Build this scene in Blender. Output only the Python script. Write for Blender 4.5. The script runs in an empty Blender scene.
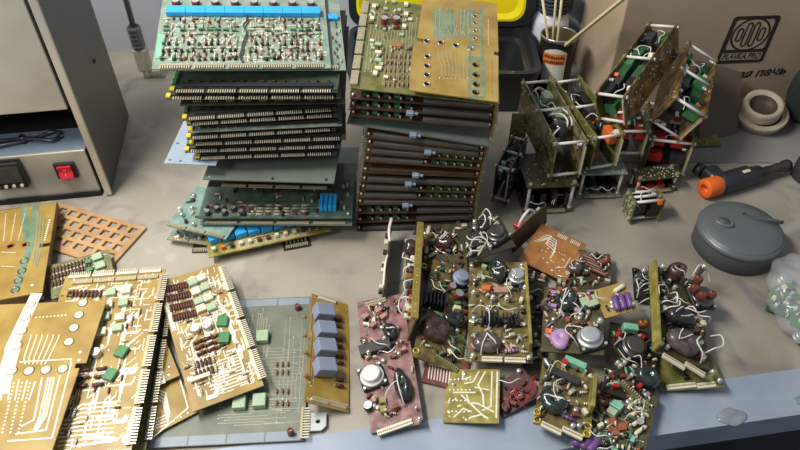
import bpy, bmesh, math, random
from mathutils import Vector, Matrix

# ------------------------------------------------------------------ camera, world, lights
PITCH, FPX, CAMH = math.radians(44.0), 680.0, 0.75
SC = bpy.context.scene
COL = SC.collection
cam_data = bpy.data.cameras.new('camera')
cam_data.sensor_width = 36.0
cam_data.lens = 36.0 * FPX / 800.0
cam_data.clip_start = 0.01
cam = bpy.data.objects.new('camera', cam_data)
cam.location = (0, 0, CAMH)
cam.rotation_euler = (math.pi / 2 - PITCH, 0, 0)
COL.objects.link(cam)
SC.camera = cam

world = bpy.data.worlds.new('world')
SC.world = world
world.use_nodes = True
world.node_tree.nodes['Background'].inputs[0].default_value = (0.80, 0.88, 1.0, 1)
world.node_tree.nodes['Background'].inputs[1].default_value = 0.20


def area(name, loc, target, sx, sy, power, col):
    l = bpy.data.lights.new(name, 'AREA')
    l.shape = 'RECTANGLE'
    l.size, l.size_y, l.energy, l.color = sx, sy, power, col
    o = bpy.data.objects.new(name, l)
    o.location = loc
    o.rotation_euler = (Vector(target) - Vector(loc)).to_track_quat('-Z', 'Y').to_euler()
    COL.objects.link(o)
    return o


area('ceiling_tube_light', (-0.72, 0.62, 1.38), (0.0, 0.85, 0), 0.8, 0.16, 19.5, (1.0, 0.96, 0.89))
area('bench_lamp_light', (-0.62, 0.30, 0.62), (-0.42, 0.52, 0), 0.22, 0.12, 1.6, (1.0, 0.96, 0.88))
SC.view_settings.view_transform = 'Standard'
SC.view_settings.look = 'None'
SC.view_settings.gamma = 1.0
SC.view_settings.use_curve_mapping = False
SC.view_settings.exposure = 0.55

# ------------------------------------------------------------------ pixel <-> place
CAM = Vector((0, 0, CAMH))
FWD = Vector((0, math.cos(PITCH), -math.sin(PITCH)))
UPV = Vector((0, math.sin(PITCH), math.cos(PITCH)))


def ray(px, py):
    return FWD + Vector(((px - 400) / FPX, 0, 0)) + UPV * ((225 - py) / FPX)


def P(px, py, z=0.0):
    d = ray(px, py)
    return CAM + d * ((z - CAMH) / d.z)


def PY(px, py, y):
    """point of the ray at distance y"""
    d = ray(px, py)
    return CAM + d * (y / d.y)


def zfit(py, y):
    return PY(400, py, y).z


# ------------------------------------------------------------------ materials
def lin(c):
    return tuple(((x / 12.92) if x <= 0.04045 else ((x + 0.055) / 1.055) ** 2.4) for x in (v / 255.0 for v in c))


MATS = {}


def mat(key, rgb, rough=0.5, metal=0.0, var=0.0, scale=60.0, rgb2=None, coat=0.0, bump=0.0, trans=0.0, detail=3.0, ramp=(0.35, 0.65), alpha=1.0):
    if key in MATS:
        return key
    m = bpy.data.materials.new(key)
    m.use_nodes = True
    nt = m.node_tree
    b = nt.nodes['Principled BSDF']
    c = lin(rgb)
    b.inputs['Base Color'].default_value = (*c, 1)
    b.inputs['Roughness'].default_value = rough
    b.inputs['Metallic'].default_value = metal
    b.inputs['Coat Weight'].default_value = coat
    b.inputs['Transmission Weight'].default_value = trans
    b.inputs['Alpha'].default_value = alpha
    if var or rgb2 or bump:
        tc = nt.nodes.new('ShaderNodeTexCoord')
        n = nt.nodes.new('ShaderNodeTexNoise')
        n.inputs['Scale'].default_value = scale
        n.inputs['Detail'].default_value = detail
        nt.links.new(tc.outputs['Object'], n.inputs['Vector'])
        if var or rgb2:
            r = nt.nodes.new('ShaderNodeValToRGB')
            c2 = lin(rgb2) if rgb2 else tuple(x * (1 - var) for x in c)
            r.color_ramp.elements[0].position, r.color_ramp.elements[1].position = ramp
            r.color_ramp.elements[0].color = (*c2, 1)
            r.color_ramp.elements[1].color = (*c, 1)
            nt.links.new(n.outputs['Fac'], r.inputs['Fac'])
            nt.links.new(r.outputs['Color'], b.inputs['Base Color'])
        if bump:
            bp = nt.nodes.new('ShaderNodeBump')
            bp.inputs['Strength'].default_value = bump
            bp.inputs['Distance'].default_value = 0.001
            nt.links.new(n.outputs['Fac'], bp.inputs['Height'])
            nt.links.new(bp.outputs['Normal'], b.inputs['Normal'])
    MATS[key] = m
    return key


mat('amber', (166, 140, 72), 0.38, 0, 0, 25, (142, 112, 48), coat=0.3)
mat('pale_olive', (178, 170, 126), 0.42, 0, 0, 40, (150, 140, 92), coat=0.2)
mat('dark_olive', (86, 80, 44), 0.45, 0, 0, 60, (52, 48, 28), coat=0.2)
mat('dark_yellow', (122, 108, 60), 0.4, 0, 0, 90, (76, 66, 38), coat=0.25)
mat('amber_dark', (128, 88, 34), 0.45, 0, 0, 30, (92, 60, 24), coat=0.2)
mat('olive', (122, 118, 62), 0.45, 0, 0, 50, (84, 84, 40), coat=0.2)
mat('yellow_board', (162, 148, 72), 0.35, 0, 0, 60, (116, 104, 44), coat=0.3)
mat('grey_green', (140, 152, 138), 0.45, 0, 0, 60, (110, 130, 114), coat=0.15)
mat('teal_board', (134, 162, 152), 0.45, 0, 0, 70, (100, 134, 118), coat=0.15)
mat('teal_lacquer', (120, 142, 120), 0.4, 0, 0, 60, (94, 116, 92), coat=0.2)
mat('mint', (128, 190, 158), 0.4, 0, 0.25, 60)
mat('dark_board', (52, 44, 30), 0.5, 0, 0.4, 50)
mat('brown_board', (76, 56, 36), 0.5, 0, 0.35, 50)
mat('orange_board', (170, 118, 66), 0.45, 0, 0, 40, (140, 92, 48))
mat('red_board', (126, 72, 66), 0.45, 0, 0, 50, (92, 46, 44), coat=0.2)
mat('dark_red_board', (78, 38, 36), 0.5, 0, 0.35, 50)
mat('pale_blue_board', (150, 166, 182), 0.45, 0, 0.15, 30)
mat('steel_board', (112, 122, 114), 0.4, 0.2, 0.15, 15)
mat('solder', (205, 205, 196), 0.3, 0.75, 0.2, 300)
mat('trace_white', (226, 222, 204), 0.4, 0.1, 0.15, 200)
mat('trace_dull', (164, 166, 140), 0.4, 0.2, 0.2, 200)
mat('tin', (215, 210, 196), 0.32, 0.7)
mat('pin', (214, 206, 182), 0.35, 0.5)
mat('pin_dull', (176, 164, 132), 0.4, 0.5)
mat('steel', (190, 190, 186), 0.3, 0.9, 0.1, 80)
mat('silver', (206, 208, 208), 0.36, 0.75, 0.12, 120)
mat('dark_metal', (120, 118, 114), 0.3, 0.85, 0.2, 60)
mat('black', (22, 22, 24), 0.4, 0, 0.3, 90, coat=0.2)
mat('black_gloss', (18, 20, 22), 0.22, 0, 0, coat=0.6)
mat('black_matt', (20, 20, 20), 0.8)
mat('charcoal', (58, 58, 60), 0.5, 0, 0.3, 90)
mat('bar_grey', (88, 84, 80), 0.45, 0, 0.2, 60)
mat('coil_brown', (82, 58, 54), 0.25, 0, 0, 130, (50, 33, 30), coat=0.6, bump=0.5)
mat('coil_black', (44, 46, 46), 0.25, 0, 0, 130, (22, 24, 25), coat=0.6, bump=0.5)
mat('coil_green', (46, 62, 56), 0.22, 0, 0, 130, (24, 36, 32), coat=0.6, bump=0.4)
mat('coil_grey', (98, 86, 84), 0.28, 0, 0, 130, (66, 55, 53), coat=0.5, bump=0.5)
mat('white_wire', (224, 220, 212), 0.5, 0, 0.12, 200)
mat('cream', (218, 210, 182), 0.5, 0, 0.1, 150)
mat('red_brown', (120, 58, 46), 0.4, 0, 0.3, 250)
mat('res_brown', (112, 66, 54), 0.45, 0, 0.3, 300)
mat('res_pink', (178, 132, 116), 0.45, 0, 0.25, 300)
mat('res_green', (84, 122, 84), 0.45, 0, 0.3, 300)
mat('band', (60, 36, 28), 0.5)
mat('green', (66, 128, 78), 0.4, 0, 0.2, 150)
mat('dark_green', (44, 92, 58), 0.45, 0, 0.3, 150)
mat('pale_green', (164, 186, 152), 0.45, 0, 0.15, 150)
mat('slate_board', (120, 124, 108), 0.45, 0, 0, 30, (100, 105, 92), coat=0.15)
mat('slate_border', (140, 150, 160), 0.45, 0, 0.1, 30)
mat('cap_white', (222, 220, 212), 0.4, 0.15, 0.08, 100)
mat('pink_board', (150, 112, 108), 0.45, 0, 0, 90, (104, 66, 66), coat=0.2)
mat('sky_blue', (44, 164, 232), 0.42, 0, 0.12, 200)
mat('relay_blue', (134, 144, 166), 0.42, 0, 0.08, 100)
mat('purple', (116, 78, 142), 0.4, 0, 0.25, 200)
mat('lilac', (176, 140, 186), 0.45, 0, 0.2, 200)
mat('orange', (226, 108, 50), 0.45, 0, 0.2, 150)
mat('red', (190, 40, 34), 0.4, 0, 0.2, 150)
mat('gold_ring', (204, 180, 84), 0.3, 0.5)
mat('copper', (178, 104, 70), 0.4, 0.5, 0.2, 200)
mat('yellow_fleck', (206, 178, 48), 0.45)
mat('solder_mottle', (146, 112, 60), 0.35, 0, 0, 70, (58, 44, 26), coat=0.4, bump=0.6, ramp=(0.38, 0.66), detail=8)
mat('solder_mottle_olive', (132, 124, 82), 0.35, 0, 0, 90, (74, 66, 36), coat=0.4, bump=0.5, ramp=(0.4, 0.6), detail=6)
mat('cardboard', (180, 160, 136), 0.85, 0, 0, 9, (170, 149, 125), bump=0.05)
mat('cardboard_print', (42, 32, 26), 0.8)


def M(key):
    return MATS[key]


# ------------------------------------------------------------------ mesh builder
class MB:
    def __init__(s):
        s.v, s.f, s.m, s.s, s.keys = [], [], [], [], []

    def mi(s, key):
        if key not in s.keys:
            s.keys.append(key)
        return s.keys.index(key)

    def add(s, vs, fs, key, smooth=False, mx=None):
        o = len(s.v)
        i = s.mi(key)
        for v in vs:
            v = Vector(v)
            s.v.append(tuple(mx @ v) if mx else tuple(v))
        for f in fs:
            s.f.append([o + k for k in f])
            s.m.append(i)
            s.s.append(smooth)
        return s

    def box(s, c, sz, key, rz=0.0, mx=None):
        x, y, z = (k / 2 for k in sz)
        vs = [(-x, -y, -z), (x, -y, -z), (x, y, -z), (-x, y, -z), (-x, -y, z), (x, -y, z), (x, y, z), (-x, y, z)]
        fs = [(0, 3, 2, 1), (4, 5, 6, 7), (0, 1, 5, 4), (1, 2, 6, 5), (2, 3, 7, 6), (3, 0, 4, 7)]
        t = Matrix.Translation(c) @ Matrix.Rotation(rz, 4, 'Z')
        return s.add(vs, fs, key, False, (mx @ t) if mx else t)

    def rbox(s, c, sz, key, bev=0.001, seg=2, rz=0.0, mx=None, smooth=True):
        bm = bmesh.new()
        bmesh.ops.create_cube(bm, size=1.0)
        bmesh.ops.scale(bm, vec=Vector(sz), verts=bm.verts)
        bmesh.ops.bevel(bm, geom=list(bm.edges), offset=bev, segments=seg, profile=0.5, affect='EDGES')
        bm.verts.index_update()
        t = Matrix.Translation(c) @ Matrix.Rotation(rz, 4, 'Z')
        s.add([v.co.copy() for v in bm.verts], [[v.index for v in f.verts] for f in bm.faces], key, False, (mx @ t) if mx else t)
        bm.free()
        return s

    def cyl(s, p0, p1, r0, key, r1=None, n=10, caps=True, smooth=True):
        p0, p1 = Vector(p0), Vector(p1)
        r1 = r0 if r1 is None else r1
        q = (p1 - p0).to_track_quat('Z', 'Y')
        a = [q @ Vector((math.cos(2 * math.pi * k / n), math.sin(2 * math.pi * k / n), 0)) for k in range(n)]
        vs = [p0 + k * r0 for k in a] + [p1 + k * r1 for k in a]
        s.add(vs, [(k, (k + 1) % n, n + (k + 1) % n, n + k) for k in range(n)], key, smooth)
        if caps:
            s.add(vs[:n], [tuple(range(n - 1, -1, -1))], key)
            s.add(vs[n:], [tuple(range(n))], key)
        return s

    def lathe(s, prof, key, c=(0, 0, 0), n=24, smooth=True, mx=None, sy=1.0):
        """prof: list of (r, z); closes at r == 0"""
        vs, fs = [], []
        for r, z in prof:
            for k in range(n):
                a = 2 * math.pi * k / n
                vs.append((c[0] + r * math.cos(a), c[1] + r * math.sin(a) * sy, c[2] + z))
        for j in range(len(prof) - 1):
            for k in range(n):
                fs.append((j * n + k, j * n + (k + 1) % n, (j + 1) * n + (k + 1) % n, (j + 1) * n + k))
        return s.add(vs, fs, key, smooth, mx)

    def tube(s, pts, r, key, n=6, sub=4, closed=False, taper=None):
        pts = [Vector(p) for p in pts]
        if sub > 1 and len(pts) > 2:
            q = []
            L = len(pts)
            for i in range(L if closed else L - 1):
                if closed:
                    a, b, c, d = pts[(i - 1) % L], pts[i], pts[(i + 1) % L], pts[(i + 2) % L]
                else:
                    a, b, c, d = pts[max(i - 1, 0)], pts[i], pts[i + 1], pts[min(i + 2, L - 1)]
                for k in range(sub):
                    t = k / sub
                    q.append(0.5 * (2 * b + (c - a) * t + (2 * a - 5 * b + 4 * c - d) * t * t + (3 * b - a - 3 * c + d) * t ** 3))
            if not closed:
                q.append(pts[-1])
            pts = q
        L = len(pts)
        vs, fs = [], []
        up = None
        for i, p in enumerate(pts):
            if closed:
                t = pts[(i + 1) % L] - pts[(i - 1) % L]
            else:
                t = pts[min(i + 1, L - 1)] - pts[max(i - 1, 0)]
            t.normalize()
            if up is None:
                up = t.orthogonal().normalized()
            up = (up - t * up.dot(t))
            up = up.normalized() if up.length > 1e-6 else t.orthogonal().normalized()
            w = t.cross(up)
            rr = r * (taper(i / max(L - 1, 1)) if taper else 1)
            for k in range(n):
                a = 2 * math.pi * k / n
                vs.append(p + (up * math.cos(a) + w * math.sin(a)) * rr)
        for i in range(L if closed else L - 1):
            j = (i + 1) % L
            for k in range(n):
                fs.append((i * n + k, i * n + (k + 1) % n, j * n + (k + 1) % n, j * n + k))
        if not closed:
            fs.append(tuple(range(n - 1, -1, -1)))
            fs.append(tuple((L - 1) * n + k for k in range(n)))
        return s.add(vs, fs, key, True)

    def ball(s, c, r, key, nu=16, nv=10, lump=0.0, rng=None, mx=None):
        rx, ry, rz = (r, r, r) if not hasattr(r, '__len__') else r
        ph = [(rng.uniform(0, 6.28), rng.randint(2, 5), rng.uniform(0, 3)) for _ in range(4)] if rng else []
        vs, fs = [], []
        for j in range(nv + 1):
            th = math.pi * j / nv
            for k in range(nu):
                a = 2 * math.pi * k / nu
                g = 1.0
                for p, fq, q in ph:
                    g += lump * math.sin(fq * a + p) * math.sin(th + q) * 0.5
                vs.append((c[0] + rx * g * math.sin(th) * math.cos(a), c[1] + ry * g * math.sin(th) * math.sin(a), c[2] - rz * math.cos(th)))
        for j in range(nv):
            for k in range(nu):
                fs.append((j * nu + k, j * nu + (k + 1) % nu, (j + 1) * nu + (k + 1) % nu, (j + 1) * nu + k))
        return s.add(vs, fs, key, True, mx)

    def prism(s, poly, z0, z1, key, mx=None, mtop=None):
        n = len(poly)
        vs = [(x, y, z0) for x, y in poly] + [(x, y, z1) for x, y in poly]
        s.add(vs, [tuple(range(n - 1, -1, -1))] + [(k, (k + 1) % n, n + (k + 1) % n, n + k) for k in range(n)], key, False, mx)
        s.add(vs[n:], [tuple(range(n))], mtop or key, False, mx)
        return s

    def take(s, me, key, mx=None):
        return s.add([v.co.copy() for v in me.vertices], [list(p.vertices) for p in me.polygons], key, False, mx)

    def mesh(s, name):
        me = bpy.data.meshes.new(name)
        me.from_pydata(s.v, [], s.f)
        for k in s.keys:
            me.materials.append(M(k))
        me.polygons.foreach_set('material_index', s.m)
        me.polygons.foreach_set('use_smooth', s.s)
        bm = bmesh.new()
        bm.from_mesh(me)
        bmesh.ops.remove_doubles(bm, verts=bm.verts, dist=1e-7)
        bm.to_mesh(me)
        bm.free()
        me.update()
        return me

    def build(s, name, parent=None, mx=None, label=None):
        return link(name, s.mesh(name), parent, mx, label)


def link(name, me, parent=None, mx=None, label=None):
    o = bpy.data.objects.new(name, me)
    COL.objects.link(o)
    if parent is not None:
        o.parent = parent
    if mx is not None:
        o.matrix_basis = mx
    if label:
        o['label'] = label
    return o


def tag(o, label, cat, group=None, kind=None):
    if label:
        o['label'] = label
    if cat:
        o['category'] = cat
    if group:
        o['group'] = group
    if kind:
        o['kind'] = kind
    return o


def empty(name, mx, label, cat, group=None):
    o = bpy.data.objects.new(name, None)
    o.empty_display_size = 0.02
    COL.objects.link(o)
    o.matrix_basis = mx if isinstance(mx, Matrix) else Matrix.Translation(mx)
    return tag(o, label, cat, group)


def T(x, y, z, rz=0.0, s=1.0):
    return Matrix.Translation((x, y, z)) @ Matrix.Rotation(rz, 4, 'Z') @ Matrix.Scale(s, 4)


def plate_mesh(outline, holes, t, nc=20):
    """flat plate (z 0..t) cut with round (cx,cy,r) or polygonal holes"""
    cu = bpy.data.curves.new('plate', 'CURVE')
    cu.dimensions = '2D'
    cu.fill_mode = 'BOTH'
    cu.extrude = t / 2

    def spl(pts):
        sp = cu.splines.new('POLY')
        sp.points.add(len(pts) - 1)
        for q, (x, y) in zip(sp.points, pts):
            q.co = (x, y, 0, 1)
        sp.use_cyclic_u = True
    spl(outline)
    for h in holes:
        if len(h) == 3 and not hasattr(h[0], '__len__'):
            spl([(h[0] + h[2] * math.cos(2 * math.pi * k / nc), h[1] + h[2] * math.sin(2 * math.pi * k / nc)) for k in range(nc)])
        else:
            spl(h)
    o = bpy.data.objects.new('plate', cu)
    me = bpy.data.meshes.new_from_object(o)
    bpy.data.objects.remove(o)
    for v in me.vertices:
        v.co.z += t / 2
    return me


def text_mesh(body, size, extrude=0.0002, shear=0.0, offset=0.0):
    cu = bpy.data.curves.new('lettering', 'FONT')
    cu.body = body
    cu.size = size
    cu.extrude = extrude
    cu.shear = shear
    cu.offset = offset
    cu.align_x, cu.align_y = 'LEFT', 'BOTTOM_BASELINE'
    o = bpy.data.objects.new('lettering', cu)
    me = bpy.data.meshes.new_from_object(o)
    bpy.data.objects.remove(o)
    return me

# ------------------------------------------------------------------ component meshes (shared data)
PROTO = {}


def proto(key, fn):
    if key not in PROTO:
        mb = MB()
        fn(mb)
        PROTO[key] = mb.mesh(key if isinstance(key, str) else key[0])
    return PROTO[key]


def c_resistor(colr='res_brown', L=0.0075, r=0.0016):
    def fn(m):
        z = r + 0.0006
        m.cyl((-L / 2, 0, z), (L / 2, 0, z), r, colr, n=8)
        for k in (-0.3, 0.0, 0.28):
            m.cyl((k * L - L * .04, 0, z), (k * L + L * .04, 0, z), r * 1.05, 'band', n=8)
        for sx in (-1, 1):
            m.tube([(sx * L / 2, 0, z), (sx * L * .75, 0, z), (sx * L * .78, 0, 0)], 0.0003, 'tin', n=4, sub=1)
    return proto(('resistor', colr, L, r), fn)


def c_axial(colr='cream', L=0.012, r=0.0028):
    def fn(m):
        z = r + 0.0006
        m.lathe([(0, -L / 2), (r * .8, -L / 2), (r, -L * .42), (r, L * .42), (r * .8, L / 2), (0, L / 2)], colr, n=12,
                mx=Matrix.Translation((0, 0, z)) @ Matrix.Rotation(math.pi / 2, 4, 'Y'))
        for sx in (-1, 1):
            m.tube([(sx * L / 2, 0, z), (sx * L * .68, 0, z), (sx * L * .7, 0, 0)], 0.0004, 'tin', n=4, sub=1)
    return proto(('axial_capacitor', colr, L, r), fn)


def c_disc(colr='orange', r=0.0035):
    def fn(m):
        m.lathe([(0, -.001), (r * .8, -.0009), (r, 0), (r * .8, .0009), (0, .001)], colr, n=12,
                mx=Matrix.Translation((0, 0, r + 0.001)) @ Matrix.Rotation(math.pi / 2, 4, 'X'))
        for sx in (-1, 1):
            m.cyl((sx * r * .5, 0, 0), (sx * r * .5, 0, r * .6), 0.0003, 'tin', n=4)
    return proto(('disc_capacitor', colr, r), fn)


def c_box(colr, w, d, h, bev=0.0007, leg=True):
    def fn(m):
        m.rbox((0, 0, h / 2 + (0.0008 if leg else 0)), (w, d, h), colr, bev, 2)
        if leg:
            for sx in (-1, 1):
                m.cyl((sx * w * .35, 0, 0), (sx * w * .35, 0, 0.0015), 0.0004, 'tin', n=4)
    return proto(('box_capacitor', colr, w, d, h), fn)


def c_chip(w=0.016, d=0.007, h=0.0035, colr='black', n=7):
    def fn(m):
        m.rbox((0, 0, h / 2 + 0.0008), (w, d, h), colr, 0.0004, 1)
        m.cyl((-w / 2 + .0012, 0, h + .0007), (-w / 2 + .0012, 0, h + .00085), 0.0006, 'charcoal', n=8)
        for k in range(n):
            x = -w / 2 + (k + .5) * w / n
            for sy in (-1, 1):
                m.box((x, sy * (d / 2 + .0003), 0.0012), (w / n * .35, 0.0006, 0.0024), 'tin')
    return proto(('microchip', w, d, h, colr, n), fn)


def c_can(colr='silver', r=0.003, h=0.006):
    def fn(m):
        m.lathe([(0, 0), (r * 1.12, 0), (r * 1.12, .0006), (r, .0009), (r, h * .9), (r * .85, h), (0, h)], colr, n=14)
    return proto(('can', colr, r, h), fn)


def c_elco(colr='cream', r=0.005, h=0.009):
    def fn(m):
        m.lathe([(0, 0), (r, 0), (r, h * .12), (r * .93, h * .18), (r, h * .24), (r, h * .93), (r * .9, h)], colr, n=18)
        m.lathe([(r * .9, h), (r * .8, h * .985), (0, h * .985)], 'silver', n=18)
    return proto(('electrolytic', colr, r, h), fn)


def c_coil(colr='coil_brown', rx=0.02, ry=0.017, h=0.02, seed=1):
    def fn(m):
        rng = random.Random(seed)
        nu, nv = 40, 12
        vs, fs = [], []
        ph = [rng.uniform(0, 6.28) for _ in range(3)]
        hole = 0.16
        prof = []
        for j in range(nv + 1):
            t = -math.pi * .5 + 2.0 * math.pi * .5 * j / nv * 1.18
            prof.append((hole + (1 - hole) * (0.5 + 0.5 * math.cos(t) ** .8) if abs(math.cos(t)) == math.cos(t) else hole + .34 * (1 + math.cos(t)), math.sin(t)))
        prof = [(0.75, -1.0), (0.93, -.8), (1.0, -.3), (1.0, .1), (0.95, .5), (0.82, .82), (0.62, .98), (0.42, 1.0), (0.26, .88), (0.18, .7), (0.0, .66)]
        for r, z in prof:
            for k in range(nu):
                a = 2 * math.pi * k / nu
                g = 1 + 0.05 * math.sin(2 * a + ph[0]) + .05 * math.sin(3 * a + ph[1]) + .022 * math.sin(13 * a + ph[2] + z * 1.5)
                vs.append((rx * r * g * math.cos(a), ry * r * g * math.sin(a), h / 2 + z * h / 2 * (1 + .05 * math.sin(3 * a + ph[2]))))
        for j in range(len(prof) - 1):
            for k in range(nu):
                fs.append((j * nu + k, j * nu + (k + 1) % nu, (j + 1) * nu + (k + 1) % nu, (j + 1) * nu + k))
        fs.append(tuple(range(nu - 1, -1, -1)))
        m.add(vs, fs, colr, True)
    return proto(('transformer_coil', colr, rx, ry, h, seed), fn)


def c_lacing(rx, ry, h, seed, n=3):
    """white cords over a coil"""
    def fn(m):
        rng = random.Random(seed)
        for k in range(n):
            a = rng.uniform(0, 6.28)
            u = Vector((math.cos(a), math.sin(a), 0))
            w = Vector((-u.y, u.x, 0)) * rng.uniform(-.5, .5)
            pts = []
            for t in (-1.12, -.98, -.6, -.2, .25, .5):
                q = u * t + w * (1 - t * t * .4)
                zz = h * (0.02 if t < -1.1 else 0.55 if t < -.9 else 1.03 if abs(t) > .3 else .98)
                pts.append((q.x * rx, q.y * ry, zz + .0006))
            m.tube(pts, 0.0008, 'white_wire', n=6, sub=4)
    return proto(('lacing', rx, ry, h, seed, n), fn)


def c_wire(seed, span=0.03, hgt=0.01, r=0.0009, colr='white_wire'):
    def fn(m):
        rng = random.Random(seed)
        sw = rng.choice((-1, 1)) * rng.uniform(.15, .5)
        pts = [(-span / 2, 0, 0.0)]
        for t in (.12, .45, .8):
            pts.append((-span / 2 + span * t, span * sw * math.sin(math.pi * t) + rng.uniform(-.06, .06) * span, hgt * (.75 if t < .2 else rng.uniform(.6, 1.0))))
        pts.append((span / 2, rng.uniform(-.1, .1) * span, 0.0))
        m.tube(pts, r * .72, colr, n=6, sub=5)
    return proto(('lead_wire', seed, span, hgt, r, colr), fn)


def c_power(rb=0.016, colr='silver', base='black'):
    """round metal power device on a square insulating base"""
    def fn(m):
        m.rbox((0, 0, .003), (rb * 2.1, rb * 2.1, .006), base, .001, 1)
        m.lathe([(rb * .99, .006), (rb, .0065), (rb, .0085), (rb * .94, .0095), (rb * .80, .0098), (rb * .77, .0108), (rb * .77, .0150),
                 (rb * .72, .0163), (rb * .6, .0166), (0, .0162)], colr, n=32)
        for sx, sy in ((1, 1), (-1, -1), (1, -1), (-1, 1)):
            m.cyl((sx * rb * .88, sy * rb * .88, .006), (sx * rb * .88, sy * rb * .88, .0095), rb * .12, 'tin', n=8)
    return proto(('power_transistor', rb, colr, base), fn)


def c_fins(w=0.03, d=0.016, h=0.012, n=6):
    def fn(m):
        m.box((0, 0, .001), (w, d, .002), 'black')
        for k in range(n):
            m.box((-w / 2 + (k + .5) * w / n, 0, h / 2), (w / n * .42, d, h), 'black')
    return proto(('heat_sink', w, d, h, n), fn)


def c_pins(L, n, pl=0.004, colr='pin', base='cream', up=False, bh=0.003, bd=0.003):
    """comb: strip along x with pins towards -y (or up)"""
    def fn(m):
        m.box((0, 0, bh / 2), (L, bd, bh), base)
        for k in range(n):
            x = -L / 2 + (k + .5) * L / n
            if up:
                m.box((x, 0, bh + pl / 2), (L / n * .45, L / n * .5, pl), colr)
            else:
                m.box((x, -bd / 2 - pl / 2, bh * .6), (L / n * .48, pl, bh * .5), colr)
    return proto(('pin_strip', L, n, pl, colr, base, up, bh, bd), fn)


def c_standoff(r=0.003, h=0.012, colr='steel'):
    def fn(m):
        m.cyl((0, 0, 0), (0, 0, h), r, colr, n=6, smooth=False)
        m.lathe([(r * .8, h), (r * .8, h + r * .5), (r * .55, h + r * .8), (0, h + r * .85)], 'tin', n=10)
    return proto(('standoff', r, h, colr), fn)


def c_ring(r=0.005, w=0.0012, colr='gold_ring', h=0.0006):
    def fn(m):
        m.lathe([(r - w, 0), (r - w, h), (r - w * .3, h * 1.3), (r, h), (r, 0)], colr, n=20)
    return proto(('ring', r, w, colr, h), fn)


def c_trimmer(r=0.005, h=0.006):
    def fn(m):
        m.lathe([(0, 0), (r, 0), (r, h * .8), (r * .85, h), (r * .55, h), (r * .5, h * .75), (0, h * .75)], 'red_brown', n=18)
        m.box((0, 0, h * .8), (r * .8, r * .15, h * .12), 'tin')
    return proto(('trimmer', r, h), fn)


# ------------------------------------------------------------------ boards
def frame(bl, br, tl):
    """frame of a board from three corners (each a point): returns matrix (origin at board centre), w, d"""
    ex = br - bl
    w = ex.length
    ex.normalize()
    ey = tl - bl
    ey = ey - ex * ey.dot(ex)
    d = ey.length
    ey.normalize()
    ez = ex.cross(ey)
    o = bl + ex * w / 2 + ey * d / 2
    mx = Matrix((ex.to_4d(), ey.to_4d(), ez.to_4d(), o.to_4d())).transposed()
    for i in range(3):
        mx[3][i] = 0
    mx[3][3] = 1
    return mx, w, d


def edge_frame(bl, br, depth, tilt):
    ex = (br - bl).normalized()
    ey = Vector((-ex.y, ex.x, 0)).normalized()
    ey = (ey * math.cos(tilt) + Vector((0, 0, 1)) * math.sin(tilt))
    return frame(bl, br, bl + ey * depth)


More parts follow.
